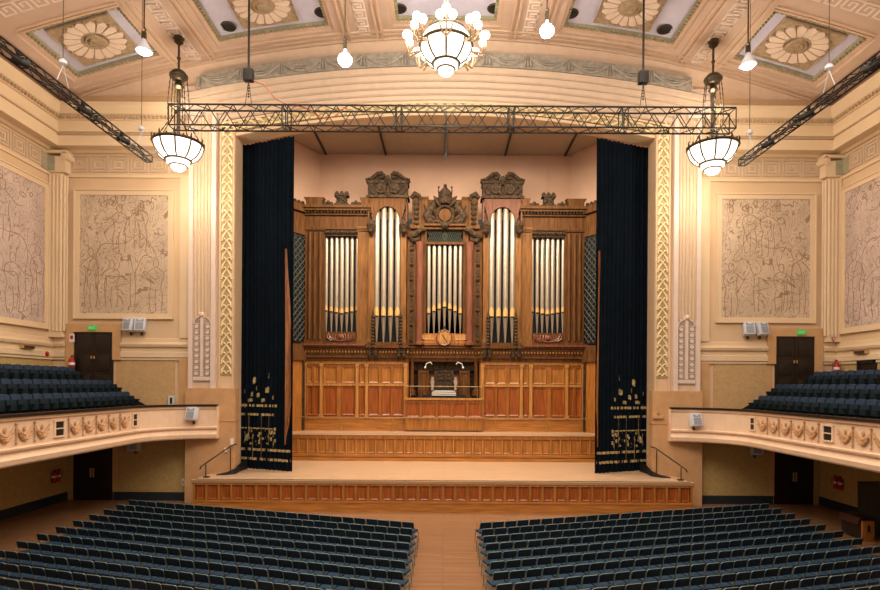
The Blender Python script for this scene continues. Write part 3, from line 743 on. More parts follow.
    for q in (-1, 1):
        xo = tx+q*Xp(15.9)
        ob('tower_post', G().box(xo-.17, xo+.17, ty+.12, ty+.8, UB, Zp(232)).box(xo-.2, xo+.2, ty+.08, ty+.8, UB, UB+.35), m_oakm)
        xs = tx+q*Xp(18.6)
        g = G(); z = UB+.1
        prf = [(.1, 0)]
        for j in range(9): prf += [(.05, .12+j*.2), (.12, .2+j*.2)]
        prf += [(.04, 2.1), (.0, 2.35)]
        g.lathe(prf, (tx+q*Xp(13.6), ty-.05, UB-.15), 10); ob('carved_spindle', g, m_carv, smooth=True)
        g = G().tube([(xo, ty-.0, Zp(223)), (xo, ty-.22, Zp(227)), (xo, ty-.1, Zp(231)), (xo, ty+.1, Zp(236))], [.22, .26, .2, .1], 8)
        for j in range(3): g.ball((xo+q*.05, ty-.2, Zp(225+j*3.5)), .16, 8, m=5)
        ob('carved_corbel', g, m_carv)
    ob('tower_base', G().box(tx-hw, tx+hw, ty, OY, 8.2, 8.45).box(tx-hw-.06, tx+hw+.06, ty-.06, OY, 8.1, 8.22), m_case)
    # arched head
    g = G(); ra = Xp(13.4); zs = Zp(222); za = Zp(206.5)-zs; ztop = Zp(198.5)
    pts = [(tx+ra*math.cos(PI-PI*j/14), zs+za*math.sin(PI-PI*j/14)) for j in range(15)]
    top = [(tx-hw+2*hw*j/14, ztop) for j in range(15)]
    for j in range(14): g.prism([pts[j], pts[j+1], top[j+1], top[j]], ty, ty+.35)
    g.box(tx-hw, tx-ra, ty, ty+.8, Zp(232), zs).box(tx+ra, tx+hw, ty, ty+.8, Zp(232), zs)
    g.box(tx-hw, tx+hw, ty+.35, ty+.9, zs+za*.9, ztop).box(tx-hw, tx-hw+.1, ty, ty+.9, zs, ztop).box(tx+hw-.1, tx+hw, ty, ty+.9, zs, ztop)
    ob('tower_head', g, m_case if s < 0 else m_rosed)
    ob('arch_moulding', G().tube([(p[0], ty-.02, p[1]) for p in pts], .07, 5), m_case if s < 0 else m_rosed)
    g = G().box(tx-hw-.1, tx+hw+.1, ty-.12, ty+.9, ztop, ztop+.14).box(tx-hw, tx+hw, ty-.02, ty+.8, ztop+.14, Zp(184)).box(tx-hw-.06, tx+hw+.06, ty-.1, ty+.9, Zp(184), Zp(181.5))
    ob('attic', g, m_carv)
    g = G()
    for q in (-1, 1):   # broken scroll pediment: one continuous rising curve that curls inward
        pp_ = [(tx+q*hw*1.12, Zp(180.5)), (tx+q*hw*.86, Zp(179.6)), (tx+q*hw*.66, Zp(177)), (tx+q*hw*.5, Zp(174.6)), (tx+q*hw*.32, Zp(174)), (tx+q*hw*.2, Zp(176)), (tx+q*hw*.24, Zp(178.5)), (tx+q*hw*.38, Zp(178.6)), (tx+q*hw*.4, Zp(177.2))]
        g.tube([(x, ty-.05, z) for x, z in pp_], [.07, .10, .12, .13, .14, .12, .10, .09, .07], 8)
        g.tube([(x, ty+.35, z) for x, z in pp_], [.07, .10, .12, .13, .14, .12, .10, .09, .07], 8)
        g.prism([(tx+q*hw*1.1, Zp(181.6)), (tx+q*hw*.1, Zp(181.6)), (tx+q*hw*.3, Zp(176.5)), (tx+q*hw*.5, Zp(175)), (tx+q*hw*.75, Zp(178.6))], ty, ty+.4)
    ob('scroll_pediment', g, m_carv)
    g = G()
    for q in (-1, 1):
        g.lathe([(.30, -.14), (.34, -.06), (.30, 0)], (tx+q*.42, ty-.02, Zp(189.5)), 14, 'y').lathe([(.14, -.2), (.16, -.14)], (tx+q*.42, ty-.02, Zp(189.5)), 10, 'y')
        g.tube([(tx+q*.95, ty-.1, Zp(186)), (tx+q*1.1, ty-.12, Zp(190)), (tx+q*.85, ty-.1, Zp(195))], .08, 6)
        g.tube([(tx+q*.1, ty-.12, Zp(184)), (tx+q*.22, ty-.14, Zp(191)), (tx+q*.08, ty-.1, Zp(196))], .07, 6)
    g.ball((tx, ty-.1, Zp(181)), .2, 8, sz=1.5, m=6).ball((tx, ty-.1, Zp(193)), .14, 8, sz=1.6, m=5)
    ob('carved_cartouche', g, m_carv)
    # ---------------- between tower and centre
    x0, x1 = sorted((s*Xp(25), s*Xp(37.5)))
    ob('carved_pilaster', G().box(x0, x1, OY-.1, OY+.3, UB, Zp(228)), m_case)
    g = G(); xc = s*Xp(33)
    z = UB+.3
    while z < Zp(240): g.ball((xc, OY-.12, z), .12, 8, m=5).box(xc-.1, xc+.1, OY-.14, OY-.1, z+.2, z+.7); z += .93
    ob('carved_drop', g, m_carv)
    g = G().lathe([(.26, 0), (.26, .15), (.2, .2), (.19, Zp(245)-UB-.3), (.25, Zp(243.5)-UB), (.27, Zp(242)-UB)], (s*Xp(24.8), OY-.28, UB), 16)
    ob('rosewood_column', g, m_rose, smooth=True)
    ob('carved_scroll', G().tube([(s*Xp(19), OY-.3, Zp(229)), (s*Xp(24), OY-.3, Zp(229.5)), (s*Xp(30), OY-.2, Zp(234)), (s*Xp(35), OY-.15, Zp(237)), (s*Xp(31), OY-.2, Zp(240)), (s*Xp(26), OY-.25, Zp(239))], [.1, .16, .2, .2, .16, .1], 8), m_carv)
    g = G().prism([(s*Xp(34.5), Zp(228)), (s*Xp(20), Zp(228)), (s*Xp(20), Zp(226)), (s*Xp(34.5), Zp(224))], OY-.3, OY+.3)
    g.box(*sorted((s*Xp(33), s*Xp(24))), OY-.15, OY+.2, Zp(226), Zp(196)).box(*sorted((s*Xp(24), s*Xp(17))), OY-.05, OY+.2, Zp(226), Zp(197)).box(*sorted((s*Xp(24.5), s*Xp(16.5))), OY-.12, OY+.2, Zp(197), Zp(195))
    ob('attic_block', g, m_case)
    g = G().tube([(s*Xp(34), OY-.18, Zp(197)), (s*Xp(30), OY-.2, Zp(193)), (s*Xp(26), OY-.18, Zp(195)), (s*Xp(25), OY-.18, Zp(199))], [.12, .2, .16, .08], 8)
    for j in range(5): g.ball((s*Xp(28.5), OY-.2, Zp(202+j*5)), .2-.015*j, 8, m=5).tube([(s*Xp(26), OY-.18, Zp(203+j*5)), (s*Xp(28.5), OY-.24, Zp(200+j*5)), (s*Xp(31), OY-.18, Zp(203+j*5))], .05, 5)
    ob('carved_trophy', g, m_carv)
for s in (-1, 1): ob('centre_pilaster', G().box(*sorted((s*Xp(18.4), s*Xp(24))), OY-.05, OY+.3, UB, Zp(229)), m_case)
# centre entablature with small lattice, crest
g = G().box(Xp(-20), Xp(20), OY-.25, OY+.3, Zp(228.5), Zp(224)).box(Xp(-21), Xp(21), OY-.4, OY+.3, Zp(225.5), Zp(223.5)).box(Xp(-20), Xp(20), OY-.1, OY+.3, Zp(243), Zp(240.5)).box(Xp(-20), Xp(-18), OY-.1, OY+.3, Zp(241), Zp(228)).box(Xp(18), Xp(20), OY-.1, OY+.3, Zp(241), Zp(228)).box(Xp(-20), Xp(20), OY+.1, OY+.3, Zp(225), Zp(197))
ob('centre_entablature', g, m_case)
g = G()
for j in range(18):
    xx = Xp(-18)+j*Xp(36)/17
    g.tube([(xx, OY-.02, Zp(240.5)), (xx+(.2 if j < 9 else -.2), OY-.02, Zp(234.5)), (xx, OY-.02, Zp(228.5))], .03, 4)
ob('small_lattice', g, m_latt)
g = G().lathe([(.0, -.16), (.38, -.1), (.42, 0)], (0, OY-.15, Zp(214)), 18, 'y'); ob('crest_shield', g, m_case, smooth=True)
g = G()
g.tube([(.5*math.cos(2*PI*j/18), OY-.2, Zp(214)+.56*math.sin(2*PI*j/18)) for j in range(18)], .08, 6, closed=True)
g.lathe([(.36, 0), (.40, .1), (.34, .35), (.44, .7), (.2, .95), (.08, 1.1)], (0, OY-.1, Zp(203)), 14).ball((0, OY-.1, Zp(203)+1.15), .12, m=5)
for q in (-1, 1):
    g.tube([(q*.35, OY-.1, Zp(198)), (q*.42, OY-.1, Zp(189)), (q*.4, OY-.1, Zp(186))], [.07, .04, .03], 6).ball((q*.4, OY-.1, Zp(185.5)), .07, 6, m=4)
    # supporters: seated beast like scroll figures
    g.tube([(q*.55, OY-.15, Zp(222)), (q*.95, OY-.2, Zp(221)), (q*1.12, OY-.22, Zp(215)), (q*.9, OY-.25, Zp(209)), (q*.72, OY-.25, Zp(205)), (q*.8, OY-.25, Zp(201.5))], [.12, .24, .26, .22, .16, .17], 8)
    g.tube([(q*.9, OY-.25, Zp(208)), (q*.6, OY-.3, Zp(211))], [.11, .07], 6).tube([(q*1.0, OY-.25, Zp(214)), (q*.65, OY-.3, Zp(218))], [.12, .07], 6)
    g.tube([(q*1.1, OY-.15, Zp(219)), (q*1.3, OY-.15, Zp(214)), (q*1.2, OY-.15, Zp(208)), (q*1.3, OY-.15, Zp(203))], [.07, .06, .06, .03], 6)
    g.tube([(q*.25, OY-.2, Zp(206)), (q*.55, OY-.22, Zp(200)), (q*.7, OY-.2, Zp(195))], [.08, .12, .05], 6)
    for j in range(4): g.ball((q*(.2+j*.13), OY-.15, Zp(199-j*.7)), .11, 6, m=4)
g.tube([(-1.0, OY-.25, Zp(223)), (-.5, OY-.3, Zp(221)), (0, OY-.34, Zp(224)), (.5, OY-.3, Zp(221)), (1.0, OY-.25, Zp(223))], .1, 6).ball((0, OY-.4, Zp(225)), .25, 8, m=5)
ob('carved_coat_of_arms', g, m_carv)
ob('centre_ledge', G().box(Xp(-20), Xp(20), OY-.12, OY+.4, 8.3, Zp(333)).box(Xp(-24), Xp(24), OY-.15, OY+.3, 8.4, 8.55), m_oak)
g = G(); 
for q in (-1, 1): raised(g, *sorted((q*Xp(10), q*Xp(22))), 8.65, 9.0, OY-.12, .03, .04)
ob('ledge_panel', g, m_oakl)
# clock
ck = ob('clock', G().lathe([(.46, -.12), (.46, 0)], (0, OY-.14, Zp(337.5)), 28, 'y'), m_oakl)
G().tube([(.46*math.cos(2*PI*j/28), OY-.27, Zp(337.5)+.46*math.sin(2*PI*j/28)) for j in range(28)], .035, 6, closed=True).build('clock_rim', m_rose, ck)
G().prism([(-.16, Zp(330.5)), (.16, Zp(330.5)), (0, Zp(325.5))], OY-.24, OY-.12).build('clock_finial', m_carv, ck)
g = G(); zc_ = Zp(337.5)
for j in range(12):
    a = 2*PI*j/12; g.tube([(.34*math.cos(a), OY-.268, zc_+.34*math.sin(a)), (.40*math.cos(a), OY-.268, zc_+.40*math.sin(a))], .014, 4)
g.build('hour_marks', m_carv, ck)
for L_, a in ((.32, math.radians(-57)), (.24, math.radians(128))): G().tube([(0, OY-.275, zc_), (L_*math.cos(a), OY-.275, zc_+L_*math.sin(a))], .018, 4).build('clock_hand', m_black, ck)
# centre recess and console
for s in (-1, 1):
    g = G().lathe([(.22, 0), (.22, .3), (.13, .35), (.11, 2.6), (.2, 2.75), (.22, 2.95)], (s*Xp(32), OY+.1, 5.2), 12)
    ob('recess_column', g, m_case, smooth=True)
g = G()
for s in (-1, 1): g.box(*sorted((s*2.2, s*1.5)), OY+.9, OY+1.1, 4.8, 7.3)
g.box(-2.2, 2.2, OY+.6, OY+1.1, 6.75, 7.3); ob('recess_back', g, m_carv)
gl = thing('gallery_front', 'low panelled oak gallery front with a top ledge before the organ console', 'panelled front', (0, OY-.3, 3.07))
G().box(Xp(-38), Xp(38), OY-.45, OY-.25, 3.07, Zp(400)).build('board', m_oak, gl)
G().box(Xp(-39), Xp(39), OY-.55, OY-.15, Zp(400), Zp(398)).build('ledge', m_oakl, gl)
for i in range(5):
    g = G(); x = Xp(-37.5+i*15.2); raised(g, x+.06, x+Xp(13.8), Zp(417), Zp(402.5), OY-.46, .06, .08); g.build('front_panel', m_oakd, gl)
br = thing('brass_rail', 'thin brass rail on posts above the panelled gallery at the organ console', 'rail', (0, OY-.35, Zp(398)))
G().tube([(Xp(-38), OY-.35, Zp(386.5)), (Xp(38), OY-.35, Zp(386.5))], .025, 6).build('rail', m_armb, br)
for x in (-38, -33, 33, 38): G().cyl((Xp(x), OY-.35, Zp(398)), (Xp(x), OY-.35, Zp(386.5)), .025, n=6).build('post', m_brass, br)
cs = thing('organ_console', 'dark organ console with stop jambs and keyboards in the recess under the clock', 'organ console', (0, OY+.4, 4.6))
G().box(-1.35, 1.35, OY+.0, OY+.6, 3.2, 5.25).build('desk', m_dark, cs)
g = G()
for j in range(3): g.box(-.75, .75, OY-.12+j*.14, OY+.05+j*.14, 5.2+j*.12, 5.26+j*.12)
g.build('keyboard', m_white, cs)
G().box(-1.0, 1.0, OY-.06, OY+.2, 4.85, 5.2).build('key_slip', m_black, cs)
for q in (-1, 1):
    jb = G().box(*sorted((q*.95, q*1.6)), OY+.2, OY+.7, 5.0, 6.75).build('stop_jamb', m_case, cs)
    g = G(); raised(g, *sorted((q*1.05, q*1.5)), 5.15, 6.6, OY+.2, .04, .06); g.build('panel', m_case, jb)
    vz = G().lathe([(.1, 0), (.06, .15), (.14, .5), (.08, .7), (.12, .8)], (q*.72, OY+.1, 5.55), 10).build('carved_bracket', m_grilleg, cs, smooth=True)
    lp = G().tube([(q*1.15, OY-.05, Zp(367)), (q*1.1, OY-.1, Zp(363.5)), (q*.85, OY-.1, Zp(362)), (q*.75, OY-.1, Zp(364))], .03, 5).build('lamp_arm', m_white, cs)
    G().ball((q*1.17, OY-.05, Zp(367.4)), .07, m=5).build('lamp_shade', m_bulb if False else m_white, lp)
g = G()
for c in (-.42, .02):
    for z in (5.65, 6.2): raised(g, c, c+.4, z, z+.45, OY+.3, .04, .05)
g.box(-.6, .6, OY+.3, OY+.4, 5.5, 6.75); g.build('music_desk', m_carv, cs)
# ================================================================ CURTAINS
def curtain(s, nm):
    A = (s*10.60, 1.30); B = (s*7.62, .12)
    L = math.hypot(B[0]-A[0], B[1]-A[1]); dx, dy = (B[0]-A[0])/L, (B[1]-A[1])/L; nx, ny = (dy, -dx)
    if ny > 0: nx, ny = -nx, -ny
    def P(u, z, off=0):
        f = .09*math.sin(u*L*2*PI/.26)*.6+.03*math.sin(u*L*2*PI/.9+1)
        return (A[0]+dx*u*L+nx*(f+off), A[1]+dy*u*L+ny*(f+off), z)
    t = thing('stage_curtain', 'tall midnight blue velvet stage curtain with gold patterned hem, %s side of stage' % nm, 'curtain', (s*9.1, .7, 1.5), 'stage curtains')
    g = G(); g.grid(lambda u, v: P(u, 1.46+16.85*v), 110, 12)
    n0 = len(g.v); g.grid(lambda u, v: P(u, 1.46+16.85*v, -.06), 110, 1)
    g.build('drape', m_curt, t, smooth=True)
    g = G(); rnd = random.Random(4)
    zz = lambda py: H-(py-385)*28.5/F
    def rect(u0, u1, z0, z1):
        n = max(1, int((u1-u0)*L/.06)); us = [u0+(u1-u0)*i/n for i in range(n+1)]
        for a, b in zip(us, us[1:]): g.add([P(a, z0, .015), P(b, z0, .015), P(b, z1, .015), P(a, z1, .015), P(a, z0, .035), P(b, z0, .035), P(b, z1, .035), P(a, z1, .035)], [(4, 5, 6, 7), (0, 3, 2, 1), (0, 1, 5, 4), (1, 2, 6, 5), (2, 3, 7, 6), (3, 0, 4, 7)])
    for py, th, full in ((407, .13, .72), (416, .12, .72), (430, .06, .72), (451.5, .13, 1), (461, .13, 1)):
        u = .03
        while u < full-.03:
            w_ = rnd.choice((.03, .05, .07)); rect(u, min(u+w_, full-.02), zz(py)-th/2, zz(py)+th/2); u += w_+rnd.choice((.012, .03))
    for u, p0, p1 in ((.14, 417, 430), (.40, 417, 462), (.56, 417, 430), (.25, 440, 461), (.07, 404, 410)):
        rect(u, u+.012, zz(p1), zz(p0))
    for i in range(70):
        u = rnd.uniform(.06, .68); py = rnd.gauss(440, 4.5); 
        if 432 < py < 450: rect(u, u+rnd.uniform(.008, .02), zz(py), zz(py)+rnd.uniform(.06, .2))
    for u, py, w_, h_ in ((.06, 394, .03, .18), (.20, 397, .03, .2), (.26, 384, .035, .3), (.30, 391, .03, .2), (.34, 398, .03, .2), (.50, 393, .08, .26), (.54, 379, .02, .12), (.56, 376, .02, .1), (.62, 400, .04, .18), (.13, 403, .09, .16), (.40, 403, .06, .16)):
        rect(u, u+w_*.6, zz(py)-h_*.2, zz(py)+h_*.8); rect(u+w_*.4, u+w_, zz(py)+h_*.0, zz(py)+h_)
    g.build('gold_applique', m_gild, t)
    # turned back edge showing the lining
    g = G()
    zt = H+(385-250)*28.2/F; zm = H+(385-262)*28.2/F; zl = H-(446-385)*28.2/F; wd = .62 if s < 0 else .25
    u0 = .86 if s < 0 else .94
    def Q(u, z, o): p = P(u, z, o); return p
    g.grid(lambda a, v: (lambda z, wv: Q(u0+.19*wd*(.1+.9*wv)*a+(.02*(1-v)), z, .06+.05*math.sin(a*9)))(zl+(zt-zl)*v, min(1, v*5, (1-v)*1.1+.35)), 12, 10)
    g.grid(lambda a, v: (lambda z, wv: Q(u0+.19*wd*(.1+.9*wv)*a+(.02*(1-v)), z, .03))(zl+(zt-zl)*v, min(1, v*5, (1-v)*1.1+.35)), 12, 10)
    g.build('copper_lining', m_copper, t, smooth=True)['label'] = 'copper coloured lining turned outward'
curtain(-1, 'left'); curtain(1, 'right')
for s, nm in ((-1, 'left'), (1, 'right')):
    g = G(); pts_ = [(10.15, .95), (10.22, .2), (10.16, -.66), (10.45, -.95), (10.9, -1.1)]; hs = [.55, .42, .28, .14, .05]
    for i in range(4):
        (xa, ya), (xb, yb) = pts_[i], pts_[i+1]
        g.add([(s*xa, ya-.05, 1.445), (s*xb, yb-.05, 1.445), (s*xb, yb+.05, 1.445), (s*xa, ya+.05, 1.445), (s*xa, ya-.03, 1.445+hs[i]), (s*xb, yb-.03, 1.445+hs[i+1]), (s*xb, yb+.03, 1.445+hs[i+1]), (s*xa, ya+.03, 1.445+hs[i])], [(0, 3, 2, 1), (4, 5, 6, 7), (0, 1, 5, 4), (1, 2, 6, 5), (2, 3, 7, 6), (3, 0, 4, 7)])
    tag(g.build('masking_cloth', m_black, loc=(s*10.4, -.3, 1.44)), 'low black cloth strip on the stage floor at the foot of the %s curtain' % nm, 'cloth')
# ================================================================ MURALS
def figure_strokes(seed):
    """plain outline bodies: a four legged beast and a few standing figures"""
    rnd = random.Random(seed); S_ = []
    def el(cx, cy, rx, ry, a=0, n=16): S_.append([(cx+rx*math.cos(t)*math.cos(a)-ry*math.sin(t)*math.sin(a), cy+rx*math.cos(t)*math.sin(a)+ry*math.sin(t)*math.cos(a)) for t in [2*PI*i/n for i in range(n+1)]])
    def ln(*p): S_.append(list(p))
    f = rnd.choice((-1, 1)); X = lambda x: .5+f*(x-.5)
    ln(*[(X(x), y) for x, y in ((.25, .62), (.30, .68), (.38, .66), (.45, .60), (.60, .58), (.72, .60), (.80, .54), (.82, .44), (.78, .34), (.80, .2), (.77, .06))])
    ln(*[(X(x), y) for x, y in ((.25, .62), (.18, .56), (.13, .50), (.16, .46), (.24, .50), (.30, .48), (.34, .40), (.38, .34), (.36, .2), (.38, .05))])
    ln(*[(X(x), y) for x, y in ((.42, .34), (.50, .31), (.62, .31), (.70, .33), (.72, .22), (.70, .06))])
    ln(*[(X(x), y) for x, y in ((.42, .34), (.43, .2), (.42, .05))])
    ln(*[(X(x), y) for x, y in ((.82, .5), (.90, .42), (.92, .28), (.89, .2))])
    for cx, h0, hh in ((.55, .52, .40), (.12, .02, .44), (.90, .04, .52), (.66, .05, .4), (.3, .55, .38)):
        cx += rnd.uniform(-.03, .03); b = h0
        el(X(cx), b+hh*.92, .030, .036)
        ln((X(cx-.02), b+hh*.83), (X(cx-.08), b+hh*.78), (X(cx-.09), b+hh*.62), (X(cx-.05), b+hh*.5), (X(cx-.08), b+hh*.3), (X(cx-.06), b+.0))
        ln((X(cx+.02), b+hh*.83), (X(cx+.08), b+hh*.77), (X(cx+.13), b+hh*.66), (X(cx+.2), b+hh*.7))
        ln((X(cx+.07), b+hh*.7), (X(cx+.05), b+hh*.5), (X(cx+.08), b+hh*.28), (X(cx+.06), b+.0)); ln((X(cx), b+hh*.42), (X(cx+.01), b+hh*.2), (X(cx), b))
        ln((X(cx-.05), b+hh*.65), (X(cx), b+hh*.6), (X(cx+.05), b+hh*.66))
    for i in range(14):
        x, y = rnd.uniform(.03, .95), rnd.uniform(.86, .98); el(x, y, rnd.uniform(.015, .04), rnd.uniform(.01, .025), rnd.uniform(0, 3), 8)
    return S_
def smooth(p, k=2):
    for _ in range(k):
        q = [p[0]]
        for a, b in zip(p, p[1:]): q += [(a[0]*.75+b[0]*.25, a[1]*.75+b[1]*.25), (a[0]*.25+b[0]*.75, a[1]*.25+b[1]*.75)]
        p = q+[p[-1]]
    return p
m_ink = M('umber_engraving', (.33, .20, .12), .7)
def mural(name, label, s, side, seed):
    # put(u, v, d): u along, v up, d out of the wall
    if side:
        y0, y1 = -.68, -6.5; X0 = s*XU; P = lambda u, v, d: (X0-s*d, y0+(y1-y0)*u, 8.75+(15.35-8.75)*v); loc = (X0, (y0+y1)/2, 8.75)
    else:
        xa, xb = s*18.22, s*13.80; P = lambda u, v, d: (xa+(xb-xa)*u, -d, 9.32+(15.22-9.32)*v); loc = ((xa+xb)/2, 0, 9.32)
    W_ = 5.85 if side else 4.42; H_ = 6.6 if side else 5.9
    t = thing(name, label, 'mural', loc)
    def slab(u0, u1, v0, v1, d0, d1, g):
        return g.add([P(u0, v0, d0), P(u1, v0, d0), P(u1, v1, d0), P(u0, v1, d0), P(u0, v0, d1), P(u1, v0, d1), P(u1, v1, d1), P(u0, v1, d1)], [(0, 3, 2, 1), (4, 5, 6, 7), (0, 1, 5, 4), (1, 2, 6, 5), (2, 3, 7, 6), (3, 0, 4, 7)])
    slab(0, 1, 0, 1, 0, .06, G()).build('mural_panel', m_mural2 if side else m_mural, t)
    g = G()
    for st_ in figure_strokes(seed):
        g.tube([P(min(1, max(0, u)), min(1, max(0, v)), .06) for u, v in smooth(st_)], .015, 4)
    g.build('engraved_figures', m_ink, t)
    a, b = .22/W_, .22/H_; g = G()
    slab(-a, 1+a, -b, 0, 0, .10, g); slab(-a, 1+a, 1, 1+b, 0, .10, g); slab(-a, 0, 0, 1, 0, .10, g); slab(1, 1+a, 0, 1, 0, .10, g)
    c, e = .06/W_, .06/H_
    slab(-a-c, 1+a+c, -b-e, -b, 0, .15, g); slab(-a-c, 1+a+c, 1+b, 1+b+e, 0, .15, g); slab(-a-c, -a, -b, 1+b, 0, .15, g); slab(1+a, 1+a+c, -b, 1+b, 0, .15, g)
    g.build('frame_moulding', m_wall2, t)
mural('mural', 'framed engraved figure mural on the end wall, left of the stage', -1, False, 1)
mural('mural', 'framed engraved figure mural on the end wall, right of the stage', 1, False, 2)
mural('mural', 'pinkish engraved mural on the left side wall, cut by picture edge', -1, True, 3)
mural('mural', 'pinkish engraved mural on the right side wall, cut by picture edge', 1, True, 4)
# ================================================================ BALCONIES
ZT, ZB = 4.84, 3.18
def fascia_path(s):
    p = [(-13.66, -30), (-13.66, -3.4)]
    P0, P1, P2 = (-13.66, -3.4), (-13.55, -1.25), (-11.0, -.85)
    for i in range(1, 13):
        t = i/12; p.append(((1-t)**2*P0[0]+2*t*(1-t)*P1[0]+t*t*P2[0], (1-t)**2*P0[1]+2*t*(1-t)*P1[1]+t*t*P2[1]))
    return [(-s*x, y) if s > 0 else (x, y) for x, y in p]
def sweep(path, prof, s):
    """prof: (outward offset, z); outward = toward the hall centre"""
    g = G(); m = len(prof); n = len(path)
    for i, (x, y) in enumerate(path):
        a = path[max(0, i-1)]; b = path[min(n-1, i+1)]
        tx, ty = b[0]-a[0], b[1]-a[1]; L = math.hypot(tx, ty); nx, ny = ty/L*(1 if s < 0 else -1), -tx/L*(1 if s < 0 else -1)
        for o, z in prof: g.v.append((x+nx*o, y+ny*o, z))
    for i in range(n-1):
        for j in range(m): a, b = i*m+j, i*m+(j+1) % m; g.f.append((a, b, b+m, a+m))
    g.f += [tuple(range(m)), tuple(range(n*m-1, n*m-m-1, -1))]
    return g
for s, nm in ((-1, 'left'), (1, 'right')):
    t = thing('balcony', 'curved %s balcony with cream-peach front and swag ornament' % nm, 'balcony', (s*14, -8, ZB))
    pth = fascia_path(s)
    prof = [(-.25, ZB), (.0, ZB), (.05, ZB+.06), (.08, ZB+.22), (.0, ZB+.32), (-.06, ZB+.42), (.06, ZB+.50), (.07, ZB+.56), (-.04, ZB+.60), (-.04, ZT-.24), (.03, ZT-.2), (.06, ZT-.1), (-.25, ZT-.1)]
    sweep(pth, prof, s).build('front', m_fasc, t)
    sweep(pth, [(-.28, ZT-.1), (.10, ZT-.1), (.10, ZT), (-.28, ZT)], s).build('top_rail', m_dark, t)
    # floor, stepped, and soffit
    q = [(x, y) for x, y in pth]; e = q[-1]
    poly = q+[(e[0], 0), (s*18.78, 0), (s*18.78, -30)]
    poly = [(x-s*-.0, y) for x, y in poly]
    cx = lambda p, o: (p[0]+s*o, p[1]+(.12 if p[1] > -3 else 0))
    inner = [cx(p, .12) for p in q[:-1]]+[(q[-1][0]+s*.12, q[-1][1]+.1), (q[-1][0]+s*.12, -.02), (s*18.78, -.02), (s*18.78, -30)]
    G().prism(inner, ZB+.05, 4.2, 'z').build('floor_slab', m_ochre, t)
    g = G().box(*sorted((s*14.6, s*15.6)), -30, -.02, 4.2, 4.45).box(*sorted((s*15.6, s*16.7)), -30, -.02, 4.2, 5.0).box(*sorted((s*16.7, s*19.64)), -30, -.02, 4.2, 5.6)
    g.build('seating_steps', m_base, t)
    G().prism([(s*14.2, 4.5), (s*14.9, 4.78), (s*16.55, 5.68), (s*16.55, 5.3), (s*14.7, 4.3)], -.1, -.02).build('raked_skirting', m_black, t)
    G().box(*sorted((s*(e[0]*s), s*(e[0]*s)+.04*s)), -.85, -.5, ZB, ZT-.1).build('end_face', m_fasc, t)
    # vent grilles and garlands on the straight part
    def along(y, d, w_): return s*(13.66-d), y
    FX = 13.66
    def vent(y):
        g = G().box(*sorted((s*(FX+.005), s*(FX+.06))), y-.205, y+.205, ZB+.79, ZT-.37); o = g.build('grille', m_black, t)
        G().box(*sorted((s*(FX-.02), s*(FX+.03))), y-.206, y+.206, ZB+1.02, ZB+1.06).build('grille_bar', m_fasc, o)
        g = G().box(*sorted((s*(FX-.02), s*(FX+.06))), y-.28, y-.21, ZB+.79, ZT-.37).box(*sorted((s*(FX-.02), s*(FX+.06))), y+.21, y+.28, ZB+.79, ZT-.37).box(*sorted((s*(FX-.03), s*(FX+.06))), y-.29, y+.29, ZT-.37, ZT-.31).box(*sorted((s*(FX-.03), s*(FX+.06))), y-.29, y+.29, ZB+.73, ZB+.79)
        g.build('grille_frame', m_fasc, o)
    def garland(yc, w_):
        g = G(); f = lambda d: s*(FX+.03-d)
        for dep, r in ((.42, .05), (.36, .035), (.28, .03)):
            g.tube([(f(.03), yc-w_/2+w_*j/8, ZT-.42-dep*math.sin(PI*j/8)) for j in range(9)], [r*(.4+.9*math.sin(PI*j/8)) for j in range(9)], 5)
        g.ball((f(.02), yc, ZT-.5), .06, 8, sx=.5, sz=1.5, m=5)
        g.tube([(f(.02), yc-w_/2, ZT-.3), (f(.05), yc-w_/2, ZT-.6), (f(.02), yc-w_/2-.02, ZT-.95)], [.02, .034, .014], 5)
        g.ball((f(.03), yc-w_/2, ZT-.32), .05, 6, m=4).ball((f(.03), yc-w_/2, ZT-.95), .045, 6, m=4)
        for j in range(1, 8): g.ball((f(.05), yc-w_/2+w_*j/8, ZT-.44-.42*math.sin(PI*j/8)), .045, 5, m=4)
        g.build('garland', m_garl, t)
    y = -3.55
    vent(-3.15)
    for grp in range(4):
        yy = -3.98-grp*4.95
        for k in range(5): garland(yy-k*.81, .7)
        vent(yy-4.1)
